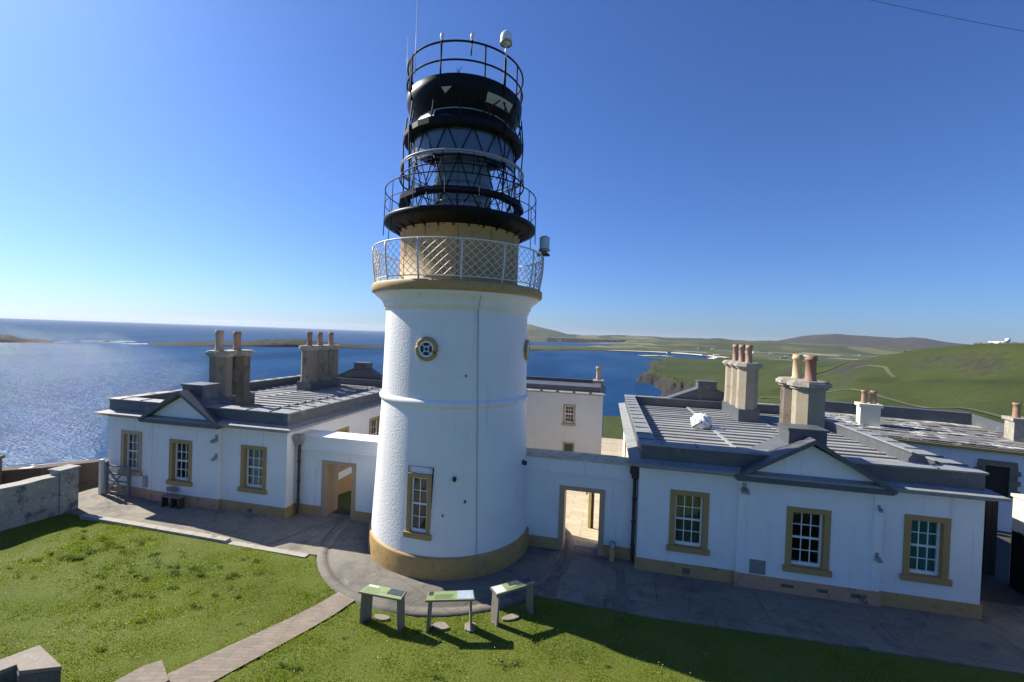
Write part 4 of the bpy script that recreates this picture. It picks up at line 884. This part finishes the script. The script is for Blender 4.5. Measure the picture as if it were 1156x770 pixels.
for a in (30,56,82): bar([pol(a,1.86,12.8),pol(a+22,1.84,13.48)],.024,'strut'); bar([pol(a+22,1.86,12.8),pol(a,1.84,13.48)],.02,'strut')
for a in (-72,-38,58,96,150,-140): bar([pol(a,1.84,13.5),pol(a,1.92,12.7),pol(a,1.86,10.8)],.022,'stay')
p=MB(); hoop(p,1.83,14.36,.026,80); hoop(p,1.83,14.88,.028,80); th_=p.build('top_railing',M['black_matt'],LH)
for k in range(9):
    a=-4+k*40; p=MB(); p.tube([pol(a,1.80,13.6),pol(a,1.83,14.0),pol(a,1.83,14.88)],.026,5); p.build('post',M['black_matt'],th_)
p=MB(); p.tube([pol(-47,1.83,13.9),pol(-47,1.83,14.86)],.024,5); p.tube([pol(-42,1.83,13.9),pol(-42,1.83,14.95)],.028,5); p.build('bracket_pole',M['black_matt'],th_)
# aerials and lamps standing on the rail
for a,z1,r in ((-66,15.9,.006),(-34,16.9,.006)):
    p=MB(); p.tube([pol(a,1.86,14.2),pol(a,1.86,15.0),pol(a,1.86,z1)],[r*2.2,r*1.6,r],5); p.build('whip_aerial',M['dome_white'],LH)
for a in (-3.6,23):
    p=MB(); p.tube([pol(a,1.83,14.5),pol(a+.5,1.85,14.92)],.02,6); o=p.build('lamp_bracket',M['black_matt'],LH)
    p=MB(); p.lathe([(.035,14.90),(.04,14.95),(.055,14.98),(.055,15.06),(.035,15.10),(0,15.12)],pol(a+.5,1.85,0)[:2],12); p.build('lamp_head',M['dome_white'],o)
p=MB(); b=pol(57,1.84,0)[:2]; p.tube([(b[0],b[1],13.7),(b[0],b[1],14.75)],.04,8); o=p.build('mast',M['black_matt'],LH)
p=MB(); p.tube([(b[0],b[1],14.75),(b[0],b[1],15.2)],.026,8); p.build('mast_tube',M['dome_white'],o)
p=MB(); p.lathe([(0,15.18),(.15,15.185),(.175,15.22),(.175,15.35),(.155,15.45),(.10,15.52),(0,15.545)],b,20); p.build('antenna_dome',M['dome_white'],o)
p=MB(); p.lathe([(.155,15.165),(.18,15.17),(.18,15.23),(.155,15.235)],b,20); p.build('antenna_base',M['galv'],o)
p=MB(); c0=Vector(pol(8,1.2,14.2)); p.tube([c0,c0+Vector((0,0,.28))],.012,5); p.tube([c0+Vector((0,0,.1)),c0+Vector((-.09,0,.34))],.01,5); p.tube([c0+Vector((0,0,.1)),c0+Vector((.09,0,.34))],.01,5); p.build('small_aerial',M['black_matt'],LH)
# subsidiary beacon on the gallery rail
b=pol(91,2.74,0)[:2]; p=MB(); p.box(b[0]-.22,b[0]+.16,b[1]-.16,b[1]+.16,9.20,9.24); o=p.build('beacon_bracket',M['black_matt'],LH)
p=MB(); p.lathe([(.10,9.24),(.10,9.30),(.17,9.33),(.19,9.37),(.15,9.40)],b,18); p.build('beacon_base',M['galv'],o)
m,nt,bb,out=nmat('beacon_glass'); bb.inputs['Base Color'].default_value=(.55,.60,.66,1); bb.inputs['Roughness'].default_value=.2; bb.inputs['Transmission Weight'].default_value=.25
p=MB(); p.lathe([(.14,9.39)]+[(.155+.008*(k%2),9.41+.03*k) for k in range(12)]+[(.13,9.78),(.06,9.81),(0,9.81)],b,20); p.build('beacon_lens',m,o)

# ------------------------------------------------------------------ information boards on the lawn by the apron
def lectern(pts, legs, label, kind):
    """pts: near-left, far-left, far-right, near-right corners of the sloping top (x,y,z)"""
    P=[Vector(p) for p in pts]; c=sum(P,Vector())/4
    e=empty('information_board',(c.x,c.y,0),label,'sign','information boards in front of the lighthouse')
    nrm=(P[1]-P[0]).cross(P[3]-P[0]).normalized(); nrm=nrm if nrm.z>0 else -nrm
    t=MB(); t.prism([p-nrm*.045 for p in P],nrm*.045); top=t.build('top',M['timber_grey'],e)
    U=lambda u,v,h: P[0].lerp(P[3],u).lerp(P[1].lerp(P[2],u),v)+nrm*h
    def pt(u0,u1,v0,v1,h,name,mt):
        m=MB(); m.prism([U(u0,v0,h),U(u1,v0,h),U(u1,v1,h),U(u0,v1,h)],nrm*.002); m.build(name,M[mt],top)
    pt(.01,.99,.03,.97,.002,'print','p_green')
    if kind==0: ph=[(.60,.97,.30,.95,'p_photo'),(.04,.30,.75,.92,'p_white')]; tx=(.05,.56)
    elif kind==1: ph=[(.64,.98,.10,.95,'p_sky'),(.03,.13,.55,.95,'p_photo')]; tx=(.17,.60)
    else: ph=[(.40,.98,.35,.96,'p_photo'),(.02,.26,.08,.92,'p_white')]; tx=(.3,.9)
    for a,b,c_,d,mt in ph: pt(a,b,c_,d,.0045,'picture',mt)
    m=MB()
    for k in range(5):
        v=.14+k*(.11 if kind<2 else .045); w=random.uniform(.6,1)*(tx[1]-tx[0]); m.prism([U(tx[0],v,.0045),U(tx[0]+w,v,.0045),U(tx[0]+w,v+.022,.0045),U(tx[0],v+.022,.0045)],nrm*.0015)
    m.build('lettering',M['p_text'],top)
    for u,out_ in ((.06,-1),(.90,1)):
        a0,a1,b0,b1=U(u,.02,-.046),U(u+.045,.02,-.046),U(u,.98,-.046),U(u+.045,.98,-.046)
        ax=(P[3]-P[0]).normalized()*.035*(-out_)*-1
        l=MB(); l.add([a0,a1,b1,b0]+[Vector((q.x+ax.x,q.y+ax.y,float(lawn_z(np.array(q.x),np.array(q.y)))-.08)) for q in (a0,a1,b1,b0)],[(0,1,2,3),(4,5,6,7),(0,1,5,4),(1,2,6,5),(2,3,7,6),(3,0,4,7)]); l.build('leg',M['timber_grey'],e)
lectern([(-5.27,8.80,.74),(-5.14,9.06,.80),(-4.20,9.03,.80),(-4.22,8.79,.74)],None,'wooden information board nearest the path with a dark photo at its right end','0' and 0)
lectern([(-3.69,8.90,.74),(-3.72,9.14,.80),(-2.76,9.48,.80),(-2.65,9.24,.74)],None,'wooden information board in the middle with a pale blue photo at its right end',1)
lectern([(-2.22,9.52,.75),(-2.42,9.70,.80),(-1.59,10.36,.80),(-1.43,10.24,.75)],None,'wooden information board half in shade, turned away beside the tower shadow',2)
def slab(name,cx,cy,rx,ry,label,rz=0):
    m=MB(); P=[]; 
    for k in range(9):
        a=2*PI*k/9; q=random.uniform(.85,1.1); x,y=rx*q*math.cos(a),ry*q*math.sin(a); P.append((cx+x*math.cos(rz)-y*math.sin(rz),cy+x*math.sin(rz)+y*math.cos(rz),float(lawn_z(np.array(cx),np.array(cy)))-.02))
    m.prism(P,(0,0,.05)); return tag(m.build(name,M['flag_rock']),label,'stone','pale stones under the boards')
slab('paving_stone',-4.85,9.12,.2,.1,'small pale flat stone under the board nearest the path')
slab('paving_stone',-3.42,9.20,.2,.13,'pale flat stone under the left leg of the middle board')
slab('paving_stone',-2.78,9.36,.14,.16,'pale flat stone under the right leg of the middle board')
slab('paving_stone',-1.95,9.92,.22,.1,'long pale flat stone under the half shaded board',.6)

# ------------------------------------------------------------------ left side: garden wall, gate, posts
gw=empty('garden_wall',(-18.2,9,0),'grey lichen covered garden wall with a raised end pier at the left of the lawn','wall')
m=MB(); vs=[]; ysn=np.linspace(11.08,2.0,24)
for i,y in enumerate(ysn):
    x=-18.04-.15*(11.08-y)/1.4*1.0; zt_=1.28+.015*math.sin(i*2.1)+.02*(11-y)*.3; zb_=-.6
    vs+=[(x,y,zb_),(x,y,zt_),(x-.42,y,zt_),(x-.42,y,zb_)]
fs=[]
for i in range(len(ysn)-1):
    for k in range(3): fs.append((i*4+k,i*4+k+1,(i+1)*4+k+1,(i+1)*4+k))
m.add(vs,fs); m.build('wall',M['wallstone'],gw)
m=MB(); vs=[]
for i,y in enumerate(ysn):
    x=-18.04-.15*(11.08-y)/1.4; zt_=1.283+.015*math.sin(i*2.1)+.02*(11-y)*.3; vs+=[(x+.03,y,zt_),(x+.02,y,zt_+.05),(x-.44,y,zt_+.06),(x-.45,y,zt_)]
m.add(vs,[(i*4+k,i*4+(k+1)%4,(i+1)*4+(k+1)%4,(i+1)*4+k) for i in range(len(ysn)-1) for k in range(4)]); m.build('coping',M['kerb'],gw)
m=MB(); m.box(-18.48,-18.0,11.09,11.62,-.3,1.47); m.box(-18.52,-17.97,11.05,11.66,1.471,1.52); m.build('end_pier',M['wallstone'],gw)
# dark drystone wall beyond
m=MB(); pts=[(-19.3,15.0),(-20.3,14.1),(-21.6,12.8),(-23.2,11.4)]; vs=[]
for i,(x,y) in enumerate(pts): vs+=[(x+.18,y-.18,-.5),(x+.15,y-.15,.80+.04*(i%2)),(x-.15,y+.15,.82+.04*(i%2)),(x-.18,y+.18,-.5)]
m.add(vs,[(i*4+k,i*4+k+1,(i+1)*4+k+1,(i+1)*4+k) for i in range(3) for k in range(3)]+[(0,1,2,3)])
tag(m.build('stone_wall',M['darkstone']),'low dark stone wall on the cliff edge behind the garden wall pier','wall')
def post(x,y,h,r,mt,label,grp=None):
    m=MB(); m.box(x-r,x+r,y-r,y+r,-.5,h,rz=.5); m.box(x-r-.05,x+r+.05,y-r-.05,y+r+.05,h+.001,h+.1,rz=.5); return tag(m.build('gate_post',M[mt]),label,'post',grp)
post(-22.0,12.5,.72,.13,'white_rail','squat white post behind the garden wall by the sea')
post(-22.2,11.55,1.35,.2,'darkstone','tall brown post at the left edge behind the garden wall')
rl=empty('white_rail',(-23,13,0),'thin white rail fence on the grass behind the garden wall','fence')
m=MB(); A_=(-24.4,12.2,.45); B_=(-22.0,14.5,.5); m.tube([A_,B_],.05,6); m.build('rail',M['white_rail'],rl)
for k in range(3): x=A_[0]+(B_[0]-A_[0])*k/2; y=A_[1]+(B_[1]-A_[1])*k/2; m=MB(); m.tube([(x,y,-.5),(x,y,.55)],.05,6); m.build('post',M['white_rail'],rl)
# field gate folded back against the house
g=empty('field_gate',(-18.45,12.86,0),'grey timber five bar gate folded back against the left house','gate'); y=12.80
m=MB(); m.box(-18.50,-18.40,y-.05,y+.05,.05,1.32); m.build('hanging_stile',M['gate_grey'],g)
m=MB(); m.box(-17.40,-17.32,y-.05,y+.05,.06,1.20); m.build('meeting_stile',M['gate_grey'],g)
for z in (.14,.36,.58,.84,1.14): m=MB(); m.box(-18.399,-17.401,y-.018,y+.018,z,z+.048); m.build('bar',M['gate_grey'],g)
m=MB(); m.prism([(-18.40,y-.021,.16),(-18.32,y-.021,.16),(-17.40,y-.021,1.14),(-17.48,y-.021,1.14)],(0,-.025,0)); m.prism([(-18.40,y-.047,1.12),(-18.32,y-.047,1.14),(-17.40,y-.047,.20),(-17.48,y-.047,.16)],(0,-.02,0)); m.build('brace',M['gate_grey'],g)
m=MB(); m.box(-18.78,-18.66,12.76,12.88,-.1,1.35); tag(m.build('gate_post',M['white_rail']),'slim white gate post at the corner of the left house','post')
# seat under the middle window of the left house
e=empty('garden_seat',(-15.0,12.6,.02),'small dark timber seat with iron legs under the middle window of the left house','seat')
m=MB()
for k in range(3): m.box(-15.50,-14.66,12.50+k*.09,12.575+k*.09,.40,.43)
m.build('seat',M['timber_grey'],e)
m=MB(); m.box(-15.55,-15.1,12.76,12.79,.50,.66); m.build('backrest',M['timber_grey'],e)
for x in (-15.45,-15.05,-14.72): m=MB(); m.box(x-.02,x+.02,12.52,12.74,.02,.40); m.build('leg',M['rust'],e)

# stone pier close to the camera, lower left
m=MB(); z=.78; e=empty('stone_pier',(-9.3,5.4,0),'grey stone pier with a chipped slab top at the bottom left corner','wall')
P=[(-9.80,5.78),(-8.84,5.52),(-9.38,5.27),(-9.60,5.36),(-9.68,5.20),(-9.95,4.55),(-10.4,4.55)]
m.prism([(x,y,z-.07) for x,y in P],(0,0,.07)); m.build('cap',M['pierstone'],e)
m=MB(); m.prism([(x*.999-.01,y*.998,-.2) for x,y in P],(0,0,z-.0-.071+.2)); m.build('shaft',M['stone_dark'],e)

# ------------------------------------------------------------------ buildings behind
B=empty('store_building',(-3,28,-1.7),'grey two storey building behind the right link wall, above the sea','building')
m=MB(); holed(m,'y',26.0,-9.0,-.05,-2.2,3.32,[(-2.36,-1.62,1.36,2.64),(-2.32,-1.60,-1.75,.38)]); holed(m,'x',-.05,26,31,-2.2,3.32,[]); holed(m,'x',-9,26,31,-2.2,3.32,[],flip=True); holed(m,'y',31,-9,-.05,-2.2,3.32,[],flip=True); m.build('wall',M['backwall'],B)
window(B,-2.36,-1.62,1.36,2.64,26.0,'y',-1,'stone',None,1,4,3,sw=.10)
m=MB(); m.box(-2.22,-1.70,26.06,26.10,-1.75,.28); d=m.build('door',M['green_door'],B); m=MB(); m.box(-2.32,-2.22,25.98,26.12,-1.75,.38); m.box(-1.70,-1.60,25.98,26.12,-1.75,.38); m.box(-2.22,-1.70,25.98,26.12,.28,.38); m.build('frame',M['stone'],d)
m=MB(); sweep_rect(m,[(-.02,3.26),(.10,3.28),(.14,3.36),(-.02,3.44)],-9,-.05,26,31); m.build('cornice',M['slate_slab'],B)
m=MB(); sweep_rect(m,[(-.16,3.43),(-.16,3.74),(-.5,3.75),(-.5,3.43)],-9,-.05,26,31); m.box(-8.6,-.4,26.3,30.6,3.4,3.52)
for k in range(9): m.box(-8.7+k*.98,-8.62+k*.98,25.86,26.18,3.37,3.47)
m.build('parapet',M['lead'],B)
m=MB(); m.box(-.75,-.05,28.6,29.6,3.7,3.9); c=m.build('chimney',M['cap'],B); m=MB(); m.lathe([(.17,3.89),(.15,4.3),(.15,4.62),(.19,4.65),(.19,4.78),(.13,4.78)],(-.4,29.1),16); m.build('chimney_pot',M['pot_grey'],c)

# cottage on the right, turned a little towards the sun
an=math.radians(-14); ax,ay=11.64,20.4
def AT(x,y,z): return (ax+x*math.cos(an)-y*math.sin(an), ay+x*math.sin(an)+y*math.cos(an), z)
Cn=empty('cottage',AT(2,2,0),'long low white cottage with a pale slab roof behind the right house','house')
L0,L1,D1=-2.6,6.6,5.6
m=MB(); i0=0; holed(m,'y',0,L0,L1,-.6,2.96,[(2.55,3.35,1.30,2.42)]); holed(m,'x',L0,0,D1,-.6,2.96,[]); holed(m,'x',L1,0,D1,-.6,2.96,[]); holed(m,'y',D1,L0,L1,-.6,2.96,[]); m.v=[AT(*p) for p in m.v]; m.build('wall',M['wall'],Cn)
m=MB(); m.box(2.62,3.28,.02,.05,1.34,2.42); m.v=[AT(*p) for p in m.v]; m.build('shutter',M['timber_dark'],Cn)
m=MB()
for k in range(7):
    z=1.22+k*.18; w_=.10 if k%2 else .02
    m.box(2.42-w_,2.62,-.04,.06,z,z+.175); m.box(3.28,3.48+w_,-.04,.06,z,z+.175)
m.box(2.42,3.48,-.045,.06,2.44,2.62); m.v=[AT(*p) for p in m.v]; m.build('quoin',M['stone_mid'],Cn)
m=MB(); m.box(L0-.15,L1+.15,-.18,.1,2.94,3.05); m.box(L0-.1,L1+.1,-.02,.1,3.051,3.09); m.v=[AT(*p) for p in m.v]; m.build('eaves',M['surround'],Cn)
m=MB(); m.prism([AT(L0,-.12,3.06),AT(L1,-.12,3.06),AT(L1,D1,3.26),AT(L0,D1,3.26)],(0,0,.04))
for j in range(8):
    for k in range(17):
        x0=L0+.1+k*.54+(j%2)*.25+random.uniform(-.05,.05); y0=-.05+j*.55; zz=3.105+y0*.034; s_=random.uniform(.012,.06)
        m.add([AT(x0,y0,zz+s_),AT(x0+.5,y0,zz+s_+random.uniform(-.01,.02)),AT(x0+.5,y0+.6,zz+.03),AT(x0,y0+.6,zz+.03),AT(x0,y0,zz-.02),AT(x0+.5,y0,zz-.02)],[(0,1,2,3),(0,1,5,4)])
m.build('roof',M['slab_roof'],Cn)
m=MB(); m.box(L0,L1-2.6,D1-.8,D1-.4,3.05,3.80); m.v=[AT(*p) for p in m.v]
m.add([AT(4.0,D1-.8,3.1),AT(4.0,D1-.4,3.1),AT(4.0,D1-.4,3.8),AT(4.0,D1-.8,3.8),AT(5.2,1.2,3.08),AT(5.6,1.2,3.08),AT(5.6,1.2,3.3),AT(5.2,1.2,3.3)],[(0,1,2,3),(0,4,7,3),(1,5,6,2),(3,7,6,2),(4,5,6,7)]); m.build('parapet',M['lead'],Cn)
for x,y,w_ in ((-.42,2.2,.36),(4.42,2.0,.36)):
    z1=4.02 if x<0 else 3.96
    m=MB(); m.box(x-w_,x+w_,y-.34,y+.34,3.0,z1); m.box(x-w_-.07,x+w_+.07,y-.41,y+.41,z1+.001,z1+.13); m.v=[AT(*p) for p in m.v]; c=m.build('chimney',M['white_block'] if x<0 else M['cap'],Cn)
    for q in (-.17,.17):
        b=AT(x+q,y,0); m=MB(); m.lathe([(.12,z1+.12),(.105,z1+.5),(.105,z1+.62),(.13,z1+.64),(.13,z1+.72),(.09,z1+.72)],b[:2],14); m.build('chimney_pot',M['pot_orange'],c)
# dark slatted fence and white wall end at the right edge
fe=empty('slatted_fence',(10.5,15.6,0),'dark timber slatted fence between the right house and the white wall','fence')
m=MB()
for k in range(14): x=9.45+k*.153; m=MB(); m.box(x,x+.137,15.6,15.625,-.2,2.5+.06*math.sin(k*1.7)+.03*random.random(),rz=random.uniform(-.03,.03)); m.build('slat',M['timber_dark'],fe)
m=MB(); m.box(9.42,11.56,15.63,15.69,1.9,2.0); m.build('rail',M['timber_dark'],fe); m=MB(); m.box(9.42,11.56,15.63,15.69,.5,.6); m.build('rail',M['timber_dark'],fe)
ww=empty('white_wall',(12.6,14,0),'cream white wall end lit by the sun at the right edge of the photo','wall')
m=MB(); m.box(11.6,12.1,9,15.18,-.3,2.57); m.build('wall',M['white_block'],ww); m=MB(); m.box(11.56,12.14,8.95,15.21,2.571,2.65); m.build('coping',M['white_block'],ww)

bf=empty('boarded_fence',(11.5,12.2,0),'black close boarded fence below the cream wall at the right edge','fence')  # boards put in as the house shadow on the lower wall
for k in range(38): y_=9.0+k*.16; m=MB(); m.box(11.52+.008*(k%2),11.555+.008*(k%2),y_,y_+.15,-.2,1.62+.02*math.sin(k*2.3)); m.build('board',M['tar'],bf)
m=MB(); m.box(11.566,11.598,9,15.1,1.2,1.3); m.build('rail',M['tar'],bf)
# yellow post in the yard, overhead wire, bundle on the roof
e=empty('yellow_post',(-.4,15.9,0),'yellow painted timber post standing in the sunlit yard seen through the right doorway','post')
m=MB(); m.box(-.40,-.31,15.86,15.96,-.3,2.3); m.build('post',M['yellow'],e); m=MB(); m.box(-.305,-.20,15.87,15.95,-.3,2.25); m.build('backing_board',M['timber_dark'],e)  # dark strip beside the post stands for its shaded side
m=MB(); m.box(-.5,-.43,15.86,15.94,1.0,1.12); m.build('latch',M['galv'],e)
m=MB(); pts=[]
for k in range(21):
    u=k/20; p=Vector((2,14.5,15.2)).lerp(Vector((34,42,32.5)),u); p.z-=1.2*math.sin(PI*u); pts.append(p)
d0=Vector((.58,1.16,.80)).normalized(); d1=Vector((.92,1.23,.74)).normalized()
a,b=Vector((0,0,H))+d0*26,Vector((0,0,H))+d1*26; dv=(b-a)
pts=[a+dv*t+Vector((0,0,-.25*math.sin(PI*min(1,max(0,(t+1)/3.)))+.2)) for t in np.linspace(-1,2,25)]
m.tube(pts,.007,5); tag(m.build('overhead_cable',M['cable']),'thin dark overhead cable crossing the sky at the top right','cable')
bx,by,bz=3.78,18.2,3.27; e=empty('roof_bundle',(bx,by,bz),'white lumpy cloth bundle tied down on the flat roof of the right house','bundle')
nu,nv=28,16; vs=[]; rs=np.random.default_rng(4).random((6,3))*6
for i in range(nv+1):
    ph=PI*i/nv
    for k in range(nu):
        t=2*PI*k/nu; d=Vector((math.sin(ph)*math.cos(t),math.sin(ph)*math.sin(t),math.cos(ph)))
        q=1+.16*sum(math.sin(4.2*(d.x*a_[0]+d.y*a_[1]+d.z*a_[2])+a_[0]) for a_ in rs)/2.2
        vs.append((bx+d.x*.37*q,by+d.y*.34*q,bz+.24+max(-.24,d.z*.31*q)))
m=MB(); m.add(vs,[(i*nu+k,i*nu+(k+1)%nu,(i+1)*nu+(k+1)%nu,(i+1)*nu+k) for i in range(nv) for k in range(nu)],0,True); m.build('cloth',M['cloth'],e)
m=MB(); m.box(bx+.3,bx+.72,by-.30,by-.04,bz+.02,bz+.10,rz=.3); m.build('slab',M['cloth'],e)
m=MB(); m.tube([(bx-.36,by-.2,bz+.04),(bx-.16,by-.33,bz+.24),(bx+.14,by-.28,bz+.38),(bx+.36,by-.12,bz+.1)],.02,5); m.build('strap',M['cable'],e)

# ------------------------------------------------------------------ air
HZ=True
if HZ:
    m=bpy.data.materials.new('air'); m.use_nodes=True; nt=m.node_tree; nt.nodes.clear(); out=nt.nodes.new('ShaderNodeOutputMaterial'); pv=nt.nodes.new('ShaderNodeVolumePrincipled')
    pv.inputs['Color'].default_value=(.80,.88,1,1); pv.inputs['Density'].default_value=1.9e-5; pv.inputs['Anisotropy'].default_value=.2; nt.links.new(pv.outputs[0],out.inputs['Volume'])
    b=MB(); b.box(-34000,34000,-34000,34000,-96,330); tag(b.build('haze',m),kind='stuff')
